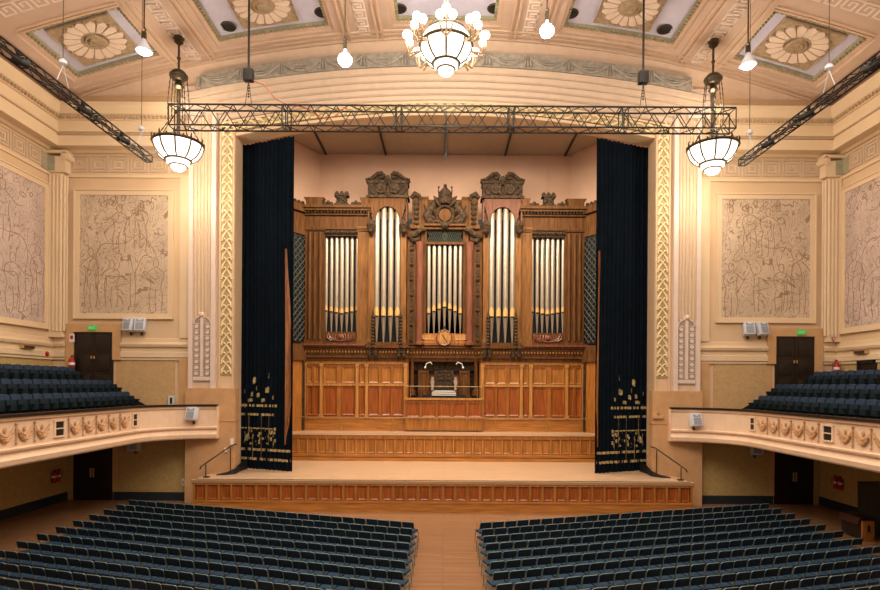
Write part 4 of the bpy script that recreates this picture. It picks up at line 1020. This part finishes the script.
# ================================================================ BALCONY SEATS
def make_theatre_seat():
    t = thing('theatre_seat', 'seat', 'theatre seat', (0, 0, 0))
    # faces -y, origin on the floor
    g = G()
    def bk(u, v):
        x = -.235+.47*u; z = .40+.55*v+(.04*math.cos((u-.5)*PI) if v > .5 else 0); y = .06+.14*v-.03*math.cos((u-.5)*PI)
        return (x, y, z)
    n = 8; g.grid(bk, n, 4); k = len(g.v); g.v += [(p[0], p[1]+.09, p[2]) for p in g.v[:k]]; m = 5
    g.f += [tuple(i+k for i in f) for f in g.f[:]]
    for i in range(n): g.f += [(i*m, (i+1)*m, (i+1)*m+k, i*m+k), (i*m+4, (i+1)*m+4, (i+1)*m+4+k, i*m+4+k)]
    for j in range(4): g.f += [(j, j+1, j+1+k, j+k), (n*m+j, n*m+j+1, n*m+j+1+k, n*m+j+k)]
    g.build('backrest', m_navyb, t, smooth=True)
    G().add([(-.22, -.12, .40), (.22, -.12, .40), (.22, .04, .36), (-.22, .04, .36), (-.22, -.06, .80), (.22, -.06, .80), (.22, .05, .78), (-.22, .05, .78)], [(0, 3, 2, 1), (4, 5, 6, 7), (0, 1, 5, 4), (1, 2, 6, 5), (2, 3, 7, 6), (3, 0, 4, 7)]).build('tip_up_seat', m_seatd, t, bevel=.03)
    for q in (-1, 1):
        G().prism([(-.02, 0), (.12, 0), (.14, .55), (-.22, .60), (-.26, .50), (-.05, .38)], q*.262-.02, q*.262+.02, 'x').tube([(q*.262, -.28, .60), (q*.262, .14, .62)], .035, 6).build('armrest', m_arm, t)
    return t
ORD = ['', 'first', 'second', 'third', 'fourth', 'fifth', 'sixth', 'seventh', 'eighth', 'ninth', 'tenth', 'eleventh', 'twelfth', 'thirteenth', 'fourteenth', 'fifteenth', 'sixteenth', 'seventeenth', 'eighteenth', 'nineteenth', 'twentieth', 'twenty-first', 'twenty-second', 'twenty-third', 'twenty-fourth', 'twenty-fifth', 'twenty-sixth', 'twenty-seventh', 'twenty-eighth']
proto_seat = make_theatre_seat(); first = True
def shown(x, y, z, m=8):
    k = F/(y-CY) if y > CY+.5 else 1e3
    px, py = 444+x*k, 385-(z-H)*k
    return -m < px < 880+m and -m < py < 590+m
for s, nm in ((-1, 'left'), (1, 'right')):
    for r, (x, z, y0, rn) in enumerate(((15.05, 4.45, -1.1, 'front'), (16.1, 5.0, -.75, 'middle'), (17.2, 5.6, -1.9, 'back'))):
        i = 0
        while True:
            y = y0-i*.535; i += 1
            if not shown(s*x, y, z+.9, 4) or i > 22: break
            if first: o = proto_seat; first = False
            else: o = copy_tree(proto_seat)
            o.location = (s*x, y, z); o.rotation_euler = (0, 0, s*-PI/2)
            o['label'] = 'blue theatre seat, %s balcony, %s row, %s from the end wall' % (nm, rn, ORD[i] if i < len(ORD) else 'last')
            o['group'] = 'theatre seats on the %s balcony' % nm
# ================================================================ FLOOR CHAIRS
def chair_geo():
    """facing +y, origin on the floor: dict of part -> (G, material, bevel)"""
    P = []
    g = G()
    def pad(cx, cy, cz_, w_, d_, h_, tilt=0):
        g = G().box(-w_/2, w_/2, -d_/2, d_/2, -h_/2, h_/2); return g.xform(Matrix.Translation((cx, cy, cz_)) @ Matrix.Rotation(tilt, 4, 'X'))
    P.append(('seat', pad(0, .02, .46, .43, .42, .07), m_seatb, .02))
    P.append(('backrest', pad(0, -.26, .745, .42, .05, .23, math.radians(12)), m_navy, .018))
    P.append(('back_frame', G().tube([(-.222, -.16, .46), (-.222, -.215, .60), (-.222, -.275, .83), (-.18, -.29, .855), (.18, -.29, .855), (.222, -.275, .83), (.222, -.215, .60), (.222, -.16, .46)], .014, 5), m_chrome, 0))
    for q in (-1, 1):
        P.append(('leg', G().tube([(q*.225, .22, .45), (q*.235, .24, 0)], .014, 5), m_chrome, 0))
        P.append(('leg', G().tube([(q*.225, -.16, .47), (q*.235, -.26, 0)], .014, 5), m_chrome, 0))
        P.append(('side_rail', G().tube([(q*.228, .22, .43), (q*.228, -.17, .43)], .013, 5), m_chrome, 0))
    return P
cp = chair_geo()
proto = thing('stacking_chair', 'chair', 'chair', (0, 0, 0))
for nm_, g, m, b in cp: g.build(nm_, m, proto, bevel=b)
NR, NC = 12, 27
spots = []
for s in (-1, 1):
    ax, ay = (-1.2, -7.35) if s < 0 else (1.48, -7.35)
    L = 12.75 if s < 0 else 13.0; sl = .293; an = math.atan(sl); ux, uy = s*math.cos(an), math.sin(an)
    jr = random.Random(5+s)
    for r in range(NR):
        for c in range(NC):
            d = c*(L-.3)/(NC-1)
            x = ax+ux*d; y = ay-r*.90+uy*d+jr.uniform(-.02, .02)
            spots.append((s, r, c, x, y, -s*an*-1 if False else (an if s > 0 else -an)+jr.uniform(-.02, .02)))
vis = []
for sp in spots:
    s, r, c, x, y, a = sp
    k = F/(y-CY)
    px, py, pyb = 444+x*k, 385+(H-.86)*k, 385+(H-.3)*k
    if -6 < px+.0 < 886 and py < 589: vis.append((k, sp))
vis.sort(key=lambda t: -t[0])
print('chairs in view', len(vis))
first = True
for k, (s, r, c, x, y, a) in vis[:300]:
    o = proto if first else copy_tree(proto); first = False
    o.location = (x, y, 0); o.rotation_euler = (0, 0, a)
    o['label'] = 'navy chair, %s block, %s row from the stage, %s chair from the centre aisle' % ('left' if s < 0 else 'right', ORD[r+1], ORD[c+1])
    o['group'] = 'navy stacking chairs on the hall floor'
# the rows farthest from the camera, one object, two materials
me = bpy.data.meshes.new('stacking_chairs'); V, Fc, MI = [], [], []
unit_v, unit_f, unit_m = [], [], []
for nm_, g, m, b in cp:
    src = [c_ for c_ in children(proto) if c_.name.split('.')[0] == nm_][0] if nm_ in ('seat', 'backrest', 'back_frame') else None
    n0 = len(unit_v); unit_v += [Vector(p) for p in g.v]; unit_f += [tuple(i+n0 for i in f) for f in g.f]; unit_m += [0 if m is m_navy else 2 if m is m_seatb else 1]*len(g.f)
for k, (s, r, c, x, y, a) in vis[300:]:
    Mx = Matrix.Translation((x, y, 0)) @ Matrix.Rotation(a, 4, 'Z'); n0 = len(V)
    V += [tuple(Mx @ p) for p in unit_v]; Fc += [tuple(i+n0 for i in f) for f in unit_f]; MI += unit_m
me.from_pydata(V, [], Fc); me.materials.append(m_navy); me.materials.append(m_chrome); me.materials.append(m_seatb)
me.polygons.foreach_set('material_index', MI); me.update()
o = bpy.data.objects.new('stacking_chairs', me); COL.objects.link(o)
tag(o, 'rows of navy stacking chairs nearest the stage, on both sides of centre aisle', 'chairs', 'navy stacking chairs on the hall floor', 'stuff')
# ================================================================ CHANDELIERS
def bowl(g_glass, g_rib, c, R, nr=10, drop=.9):
    """tiered bowl: big shallow dome, smaller drum and a ball end"""
    x, y, z = c
    prof = [(R, 0), (R*.98, -R*.12), (R*.90, -R*.34), (R*.76, -R*.54), (R*.60, -R*.66), (R*.50, -R*.71)]
    g_glass.lathe([(R*.5, -R*.0)]+prof, c, 28)
    g_glass.lathe([(R*.47, -R*.70), (R*.46, -R*.84), (R*.36, -R*.93), (R*.32, -R*.95), (R*.30, -R*1.02), (R*.20, -R*1.12), (.01, -R*1.16)], c, 24)
    for rr, zz, t in ((R*1.01, .0, .07), (R*.52, -R*.70, .055), (R*.35, -R*.93, .04)):
        g_rib.tube([(x+rr*math.cos(2*PI*j/28), y+rr*math.sin(2*PI*j/28), z+zz) for j in range(28)], t, 5, closed=True)
    for j in range(nr):
        a = 2*PI*j/nr
        g_rib.tube([(x+(r+.012)*math.cos(a), y+(r+.012)*math.sin(a), z+h) for r, h in prof], .04, 4)
def side_chandelier(s, nm):
    X, Y = s*12.12, -2.6; zc = cz(X); zb_ = H+(385-146)/22.05
    t = thing('chandelier', 'bowl chandelier of white glass on bronze chains, hung %s of the stage' % nm, 'chandelier', (X, Y, zc), 'bowl chandeliers beside the stage')
    G().lathe([(.22, 0), (.24, -.08), (.16, -.16), (.2, -.24), (.08, -.34)], (X, Y, zc-.04), 16).build('canopy', m_bronze, t)
    G().cyl((X, Y, zc-.3), (X, Y, zb_+2.6), .05).ball((X, Y, zc-1.0), .09).ball((X, Y, zb_+2.95), .1).build('rod', m_bronze, t)
    g = G().ball((X, Y, zb_+3.0+.1), .36, 14, sz=.8, m=8).lathe([(.4, 0), (.4, .08)], (X, Y, zb_+3.05), 16).lathe([(.1, 0), (.22, -.25), (.05, -.4)], (X, Y, zb_+2.85), 12); g.build('bronze_ball', m_bronze, t, smooth=True)
    G().cyl((X, Y, zb_+2.7), (X, Y, zb_-.1), .085).build('centre_stem', m_bronze, t)
    for j in range(6):
        a = 2*PI*j/6+.3; g = G()
        r0, r1, z0, z1 = .32, 1.2, zb_+3.0, zb_+.15
        pts = [Vector((X+(.34+.1*math.sin(PI*i/24)+(0 if i < 17 else (i-17)/7*.6))*math.cos(a), Y+(.34+.1*math.sin(PI*i/24)+(0 if i < 17 else (i-17)/7*.6))*math.sin(a), z0+(z1-z0)*i/24)) for i in range(25)]
        g.tube(pts, [.016 if i % 2 else .032 for i in range(25)], 5); g.build('chain', m_bronze, t)
    gg, gr = G(), G(); bowl(gg, gr, (X, Y, zb_), 1.05)
    for j in range(20):
        a = 2*PI*j/20; r = 1.06; h = .3 if j % 2 == 0 else .16
        gr.tube([(X+r*math.cos(a), Y+r*math.sin(a), zb_), (X+(r+.04)*math.cos(a), Y+(r+.04)*math.sin(a), zb_+h*.6), (X+r*math.cos(a), Y+r*math.sin(a), zb_+h)], [.05, .035, .01], 5)
    gg.build('glass_bowl', m_opal, t, smooth=True); gr.build('bronze_ribs', m_bronze, t)
side_chandelier(-1, 'left'); side_chandelier(1, 'right')
light('chandelier_light', 'POINT', (-12.12, -2.6, 15.0), 330, WARM, .5)
light('chandelier_light', 'POINT', (12.12, -2.6, 15.0), 330, WARM, .5)
light('chandelier_light', 'POINT', (-12.12, -2.6, 18.6), 260, WARM, .4)
light('chandelier_light', 'POINT', (12.12, -2.6, 18.6), 260, WARM, .4)
light('chandelier_light', 'POINT', (0, -6.0, 21.0), 420, WARM, .4)
light('chandelier_light', 'POINT', (0, -6.0, 17.0), 420, WARM, .5)
X, Y = 0, -6.0; k = F/(Y-CY); zb_ = H+(385-46)/k; zc = cz(0)
t = thing('grand_chandelier', 'large central chandelier with glowing globe clusters around a white glass bowl', 'chandelier', (X, Y, zc))
G().lathe([(.6, 0), (.6, -.1), (.2, -.3)], (X, Y, zc-.04), 18).build('canopy', m_bronze, t)
G().cyl((X, Y, zc-.2), (X, Y, zb_+.2), .07).build('rod', m_bronze, t)
gg, gr = G(), G(); R = 1.0
gg.lathe([(R*.55, .45), (R*.80, .45), (R*.92, .3), (R*.98, .05)], (X, Y, zb_), 28)
bowl(gg, gr, (X, Y, zb_), R, 8)
for rr, zz in ((R*.82, .47), (R*1.0, .02)): gr.tube([(X+rr*math.cos(2*PI*j/28), Y+rr*math.sin(2*PI*j/28), zb_+zz) for j in range(28)], .05, 5, closed=True)
gg.build('glass_bowl', m_opal, t, smooth=True); gr.build('bronze_ribs', m_bronze, t)
for j in range(8):
    a = 2*PI*j/8-PI/2; ca, sa = math.cos(a), math.sin(a)
    for q in (-1, 0, 1):
        rr = 1.48+(.08 if q == 0 else 0); qa = a+q*.16
        e = Vector((X+rr*math.cos(qa), Y+rr*math.sin(qa), zb_+(.30 if q == 0 else .14)))
        b0 = Vector((X+.97*ca, Y+.97*sa, zb_-.2))
        am = G().tube([b0, (b0+e)/2+Vector((.18*ca, .18*sa, -.32)), e+Vector((.03*ca, .03*sa, -.25)), e], [.045, .04, .035, .03], 6).build('arm', m_armb, t)
        G().lathe([(.03, -.02), (.09, .03), (.10, .06)], e, 10).build('globe_cup', m_armb, am)
        G().ball(e+Vector((0, 0, .14)), .155, 12, m=8).build('globe', m_bulb, am, smooth=True)
# ================================================================ PENDANT LAMPS
for (px, py, lab) in ((144, 50, 'bare reflector lamp on a rod, above the left flank wall'), (345, 59, 'bright reflector lamp just left of the central chandelier'), (547, 30, 'bright reflector lamp just right of the central chandelier'), (748, 64, 'bare reflector lamp on a rod, above the right flank wall')):
    Y = -5.6; x, z = W(px, py, Y); zt = cz(x)
    t = thing('pendant_lamp', lab, 'lamp', (x, Y, zt), 'reflector lamps hanging from the ceiling')
    G().cyl((x, Y, zt), (x, Y, z+.85), .03).build('rod', m_bronze, t)
    G().tube([(x, Y, z+.9), (x+.07, Y, z+.8), (x, Y, z+.7), (x-.07, Y, z+.6), (x, Y, z+.5)], .035, 5).box(x-.07, x+.07, Y-.07, Y+.07, z+.42, z+.72).build('hook', m_bronze, t)
    G().lathe([(.07, .45), (.10, .36), (.26, .08), (.33, -.06), (.31, -.06)] if px in (144, 748) else [(.06, .4), (.08, .3), (.14, .18), (.16, .1)], (x, Y, z), 18).build('shade', m_grey, t, smooth=True)
    G().ball((x, Y, z-.04), .25 if px in (144, 748) else .28, 14, sz=.6 if px in (144, 748) else .9, m=8).build('bulb', m_bulb2, t, smooth=True)
# ceiling speakers
for (px, py, lab) in ((228, 26, 'black round ceiling speaker at the front corner of the left inner coffer'), (322, 12, 'black round ceiling speaker beside the left inner rosette'), (399, 8, 'round ceiling speaker left of the central chandelier'), (495, 8, 'round ceiling speaker right of the central chandelier'), (571, 13, 'round ceiling speaker beside the right inner rosette'), (665, 29, 'black round ceiling speaker at the front corner of the right inner coffer')):
    Y = -3.2
    for _ in range(6):
        x, z = W(px, py, Y); Y -= (z-(cz(x)+.3))/.64
        Y = max(-4.6, min(-1.8, Y))
    x, z = W(px, py, Y); z = cz(x)+.31
    t = thing('ceiling_speaker', lab, 'ceiling speaker', (x, Y, z), 'round ceiling speakers')
    G().lathe([(.30, -.05), (.26, -.08), (.01, -.06)], (x, Y, z), 20).build('cone', m_black, t, smooth=True)
    G().tube([(x+.32*math.cos(2*PI*j/20), Y+.32*math.sin(2*PI*j/20), z-.03) for j in range(20)], .045, 5, closed=True).build('rim', m_bronze, t)
# ================================================================ TRUSSES
def truss(name, lab, a, b, wy, hz, bay, r=.03, seed=0):
    """box truss from a to b (centres), cross size wy x hz"""
    a, b = Vector(a), Vector(b); d = (b-a); L = d.length; d.normalize(); side = Vector((-d.y, d.x, 0)); up = Vector((0, 0, 1))
    t = thing(name, lab, 'truss', a)
    c = [(-1, -1), (1, -1), (1, 1), (-1, 1)]
    P = lambda u, i: a+d*u+side*(c[i][0]*wy/2)+up*(c[i][1]*hz/2)
    for i in range(4): G().tube([P(0, i), P(L, i)], r, 6).build('chord', m_truss, t)
    n = int(L/bay/2)*2; g = G()
    for i in range(n):
        u0, u1 = L*i/n, L*(i+1)/n
        for f in range(4):
            p, q = f, (f+1) % 4
            g.tube([P(u0, p if i % 2 else q), P(u1, q if i % 2 else p)], r*.6, 4)
    g.build('lacing', m_truss, t)
    g = G()
    for u in (0, L*.2, L*.21, L*.4, L*.41, L*.6, L*.61, L*.8, L*.81, L):
        g = G()
        for f in range(4): g.tube([P(u, f), P(u, (f+1) % 4)], r*.8, 4)
        g.build('end_frame', m_truss, t)
    return t
zt_, zb2 = 17.53, 16.67
truss('lighting_truss', 'long dark box truss hung horizontally across the top of the stage opening', (-11.6, -4.3, 17.1), (12.15, -4.3, 17.1), .55, .86, .52, .036)
for s, nm in ((-1, 'left'), (1, 'right')):
    truss('side_truss', 'dark box truss running along the %s side of the hall below the ceiling' % nm, (s*12.38, -4.6, 15.22), (s*12.38, -22, 15.22), .25, .27, .55, .030)
    for y in (-5.2, -9.9):
        zc = cz(12.38)
        h = thing('chain_hoist', 'small pale hoist on a wire holding the %s side truss, %s one' % (nm, 'nearest the stage' if y > -6 else 'farther from the stage'), 'hoist', (s*12.38, y, 15.5), 'chain hoists of the side trusses')
        G().lathe([(.04, .26), (.12, .2), (.12, .1), (.04, .05)], (s*12.38, y, 16.05), 12).build('hoist_body', m_grey, h)
        G().cyl((s*12.38, y, 16.35), (s*12.38, y, zc), .012, n=5).build('wire', m_bronze, h)
        for q in (-1, 1): G().cyl((s*12.38, y, 16.1), (s*12.38, y+q*.3, 15.44), .012, n=5).build('sling', m_grey, h)
    for y in (-6.6, -8.9, -11.8, -14.0):
        t = thing('stage_spotlight', 'small black spotlight fixed inside the %s side truss, %s' % (nm, {-6.6: 'nearest the stage', -8.9: 'second from the stage', -11.8: 'third from the stage', -14.0: 'fourth from the stage'}[y]), 'spotlight', (s*12.38, y, 15.1), 'spotlights on the side trusses')
        G().cyl((s*12.5, y-.1, 15.2), (s*12.2, y+.2, 15.12), .09, .11, 12).build('housing', m_black, t)
        G().box(s*12.38-.04, s*12.38+.04, y-.04, y+.04, 15.1, 15.42).build('yoke', m_black, t)
    x = s*8.35
    h = thing('truss_hanger', 'dark cable with a motor box holding the stage truss, %s of centre' % nm, 'hanger', (x, -4.3, 17.5), 'hangers of the stage truss')
    G().cyl((x, -4.3, 19.1), (x, -4.3, cz(x)), .045, n=6).build('cable', m_truss, h)
    G().box(x-.2, x+.2, -4.45, -4.15, 18.65, 19.15).build('motor_box', m_truss, h, bevel=.03)
    g = G()
    for q in (-1, 1): g.cyl((x, -4.3, 18.7), (x+q*.15, -4.3, 17.56), .016, n=5)
    for j in range(6): g.ball((x, -4.3, 18.6-j*.12), .045, 6, m=4)
    g.build('chain', m_bronze, h)
cb = G().tube([(-8.2, -4.3, 18.7), (-7.7, -4.3, 18.5), (-7.2, -4.3, 17.9), (-6.6, -4.3, 17.62), (-6.0, -4.35, 17.56), (-5.6, -4.4, 17.3), (-5.0, -4.4, 17.0), (-4.6, -4.4, 17.2), (-4.2, -4.4, 17.55)], .022, 5).build('power_cable', M('orange_cable', (.60, .16, .08), .5))
tag(cb, 'thin reddish cable drooping from the left truss motor box onto the truss', 'cable')
t = thing('hanging_microphone', 'small dark microphone on a cable below the middle of the stage truss', 'microphone', W(446, 133, -4.2)[0:1]+(-4.0,)+(16.6,))
x0 = t.location.x
G().cyl((x0, -4.0, 17.5), (x0, -4.0, 15.75), .03, n=6).build('cable', m_black, t); G().cyl((x0, -4.0, 15.8), (x0, -4.0, 15.5), .045, n=8).build('capsule', m_black, t)
# ================================================================ WALL FITTINGS
def wall_speaker(x, y, z, lab, grp, w_=.42, h_=.62, yaw=0, tilt=.25, loc_y=None):
    t = thing('wall_speaker', lab, 'loudspeaker', (x, y, z), grp)
    Mx = Matrix.Translation((x, y, z)) @ Matrix.Rotation(yaw, 4, 'Z') @ Matrix.Rotation(-tilt, 4, 'X')
    G().box(-w_/2, w_/2, -.36, -.04, -h_/2, h_/2).xform(Mx).build('cabinet', m_grey, t, bevel=.03)
    G().box(-w_*.36, w_*.36, -.375, -.35, -h_*.4, h_*.12).xform(Mx).build('grille', m_grey2, t)
    G().prism([(-w_*.36, h_*.18), (w_*.36, h_*.18), (w_*.36, h_*.42), (0, h_*.26), (-w_*.36, h_*.42)], -.372, -.35).xform(Mx).build('horn', m_grey2, t)
    G().box(-.05, .05, -.06, 0, -h_/2-.12, 0).xform(Matrix.Translation((x, y, z)) @ Matrix.Rotation(yaw, 4, 'Z')).build('bracket', m_bronze, t)
for s, nm in ((-1, 'left'), (1, 'right')):
    xs = [W(130.5, 326, -.15)[0], W(141, 326, -.15)[0]] if s < 0 else [W(748.5, 330, -.15)[0], W(760.5, 330, -.15)[0]]
    for i, x in enumerate(xs):
        wall_speaker(x, -.06, 8.68, 'white wall speaker below the %s end mural, %s of the pair' % (nm, ('left' if i == 0 else 'right')), 'paired white wall speakers', .50, .66, (-1, 1)[i]*.18)
    x, z = W(198 if s < 0 else 691, 415 if s < 0 else 421, -1.1)
    wall_speaker(s*12.0, -1.08 if s < 0 else -1.08, z-.0, 'white speaker mounted on the front of the %s balcony near the stage' % nm, 'speakers on the balcony fronts', .5, .62, .1*s, .3)
    x, z = W(133.5 if s < 0 else 757, 449.5 if s < 0 else 455, -.3)
    wall_speaker(x, -.06, 2.72, 'pale speaker on the ochre wall below the %s balcony' % nm, 'speakers under the balconies', .52, .55, -.1*s, .2)
    # exit sign
    x, z = W(92.5 if s < 0 else 801, 327 if s < 0 else 332, -.16)
    t = thing('exit_sign', 'green lit exit sign above the upper %s door' % nm, 'exit sign', (x, -.16, 8.58), 'green exit signs')
    G().box(x-.2, x+.2, -.22, -.14, 8.46, 8.70).build('case', m_exit, t)
    g = G(); gx = x-.12
    for li, ch in enumerate('EXIT'):
        ox = x-.15+li*.08; w0 = .05; y0_, y1_ = -.232, -.218; z0, z1, th = 8.52, 8.64, .014
        if ch == 'E':
            g.box(ox, ox+th, y0_, y1_, z0, z1)
            for zz in (z0, (z0+z1)/2-th/2, z1-th): g.box(ox, ox+w0, y0_, y1_, zz, zz+th)
        if ch == 'X': g.prism([(ox, z0), (ox+th, z0), (ox+w0, z1), (ox+w0-th, z1)], y0_, y1_).prism([(ox+w0-th, z0), (ox+w0, z0), (ox+th, z1), (ox, z1)], y0_, y1_)
        if ch == 'I': g.box(ox+.018, ox+.018+th, y0_, y1_, z0, z1)
        if ch == 'T': g.box(ox+.018, ox+.018+th, y0_, y1_, z0, z1).box(ox, ox+w0, y0_, y1_, z1-th, z1)
    g.build('lettering', m_white, t)
    # fire extinguishers: upstairs and downstairs
    for up in (True, False):
        if up: X_, y_, z_ = (s*18.54, -.30, 6.4) if s < 0 else (s*19.4, -.5, 6.4)
        else: X_, y_, z_ = s*(XL-.04), (-.9 if s < 0 else -1.4), 1.05
        n_ = 1 if up else 2
        for q in range(n_):
            t = thing('fire_extinguisher', 'red fire extinguisher on the %s side wall%s' % (nm, ' of the balcony' if up else (' under the balcony, nearer the door' if q == 0 else ' under the balcony, farther from the door')), 'fire extinguisher', (X_, y_-q*.3, z_), 'fire extinguishers')
            xx, yy = X_-s*.12, y_-q*.3; sc = 1.25 if up else .95
            G().lathe([(.09*sc, 0), (.11*sc, .03), (.11*sc, .45*sc), (.07*sc, .54*sc), (.03*sc, .58*sc)], (xx, yy, z_), 14).build('cylinder', m_red, t, smooth=True)
            G().lathe([(.114*sc, .26*sc), (.114*sc, .36*sc)], (xx, yy, z_), 14).build('label_band', m_white, t)
            G().box(xx-.03, xx+.03, yy-.03, yy+.03, z_+.56*sc, z_+.64*sc).box(*sorted((xx, xx-s*.12)), yy-.015, yy+.015, z_+.62*sc, z_+.65*sc).build('valve', m_black, t)
            G().tube([(xx-s*.05, yy, z_+.6*sc), (xx-s*.16, yy+.05, z_+.5*sc), (xx-s*.14, yy+.06, z_+.25*sc)], .015, 5).build('hose', m_black, t)
    x = s*(XU-.05)
    t = thing('wall_vent', 'small dark louvred vent in the %s balcony side wall' % nm, 'vent', (x, -1.9, 7.5), 'wall vents')
    G().box(*sorted((x, s*(XU-.28))), -2.3, -1.55, 7.42, 7.58).build('frame', m_tan, t)
    g = G()
    for j in range(4): g.box(*sorted((s*(XU-.27), s*(XU-.30))), -2.25, -1.6, 7.44+j*.035, 7.46+j*.035)
    g.build('louvre', m_black, t)
    x, z = (W(71.5, 338, -.18) if s < 0 else (18.95, 8.1))
    t = thing('safety_notice', 'small red and white notice beside the upper %s door' % nm, 'notice', (x, -.16, z-.0), 'safety notices')
    if s < 0:
        G().box(x-.13, x+.13, -.17, -.14, z-.2, z+.2).build('card', m_white, t); G().box(x-.07, x+.07, -.18, -.165, z-.05, z+.13).build('red_mark', m_red, t)
    else:
        x = 19.2; t.location = (x, -.36, 8.25)
        G().prism([(x-.1, 8.32), (x+.1, 8.32), (x, 8.1)], -.38, -.35).build('card', m_red, t); G().prism([(x-.05, 8.29), (x+.05, 8.29), (x, 8.18)], -.39, -.375).build('white_mark', m_white, t)
x, z = W(62.5, 353.5, -.6)
t = thing('alarm_bell', 'small round red alarm on the left balcony side wall', 'alarm', (-XU+.05, -.6, 7.3))
G().lathe([(.13, 0), (.12, .08), (.03, .12)], (-XU+.11, -.6, 7.25), 14, 'x').build('bell', m_red, t); G().box(-XU+.035, -XU+.11, -.7, -.5, 7.1, 7.4).build('back_plate', m_white, t)
x, z = W(172, 400, -.12)
t = thing('control_panel', 'small grey wall control box above the left balcony rail', 'control box', (x, -.05, z))
G().box(x-.15, x+.15, -.22, -.125, z-.28, z+.22).build('box', m_grey, t); G().box(x-.05, x+.06, -.235, -.215, z-.18, z+.12).build('display', m_black, t)
x, z = W(658, 417, -.6)
t = thing('stage_telephone', 'tan wall box on the pier right of the right curtain', 'wall box', (x, -.58, z))
G().box(x-.26, x+.26, -.68, -.58, z-.08, z+.1).build('box', m_tan, t, bevel=.02); G().box(x-.05, x+.05, -.70, -.67, z+.1, z+.22).build('knob', m_brass, t)
x, z = W(241, 445, -.7)
t = thing('wall_socket_box', 'two small white boxes on the pier beside the left handrail', 'box', (-10.35, -.62, z))
G().box(-10.42, -10.28, -.66, -.57, z, z+.3).build('box', m_white, t); G().box(-10.72, -10.6, -.66, -.57, z-.35, z-.15).build('small_box', m_white, t)
x, z = W(684, 487.5, -.1)
# wall plate left of stage
t = thing('socket_plate', 'small white plate on the wall beside the left end of the stage', 'wall plate', (-12.98, -.06, .9))
G().box(-13.03, -12.9, -.10, -.05, .75, 1.1).build('plate', m_white, t); G().box(-13.0, -12.94, -.12, -.09, .85, 1.0).build('socket', m_grey2, t)
# ================================================================ PIANOS
t = thing('low_cabinet', 'low dark polished wooden cabinet with a raw timber end panel, right of the chairs', 'cabinet', (16.25, -6.1, 0))
G().box(16.0, 16.5, -6.6, -5.5, .1, .82).box(15.96, 16.54, -6.62, -5.46, .82, .87).build('case', m_dark, t)
G().add([(15.9, -6.55, .62), (16.0, -6.55, .80), (16.0, -5.5, .80), (15.9, -5.5, .62), (15.86, -6.55, .60), (15.96, -6.55, .84), (15.96, -5.5, .84), (15.86, -5.5, .60)], [(0, 1, 2, 3), (7, 6, 5, 4), (0, 4, 5, 1), (1, 5, 6, 2), (2, 6, 7, 3), (3, 7, 4, 0)]).build('sloping_lid', M('polished_redwood', (.05, .012, .01), .3), t)
ep = G().box(15.98, 16.42, -6.68, -6.6, .0, .76).build('end_panel', m_oak, t); G().box(16.16, 16.25, -6.70, -6.67, .35, .6).build('slot', m_black, ep)
t = thing('covered_piano', 'tall piano draped in a black cloth cover by the right wall', 'covered piano', (17.9, -5.6, 0))
def drape(u, v):
    a = 2*PI*u; ca, sa = math.cos(a), math.sin(a)
    r = 1/max(abs(ca), abs(sa))**.85
    f = 1+.04*math.sin(a*13)*(1-v)
    return (17.93+.74*ca*r*f, -5.6+.95*sa*r*f, 1.93*v+.02)
g = G(); g.grid(drape, 72, 5); g.add([drape(i/72, 1) for i in range(72)], [tuple(range(72))]); g.build('cloth_cover', m_black, t, smooth=True)
for x, y in ((17.5, -6.2), (18.4, -6.2), (17.5, -5.0), (18.4, -5.0)): G().cyl((x, y, 0), (x, y, .3), .05).build('caster', m_brass, t)
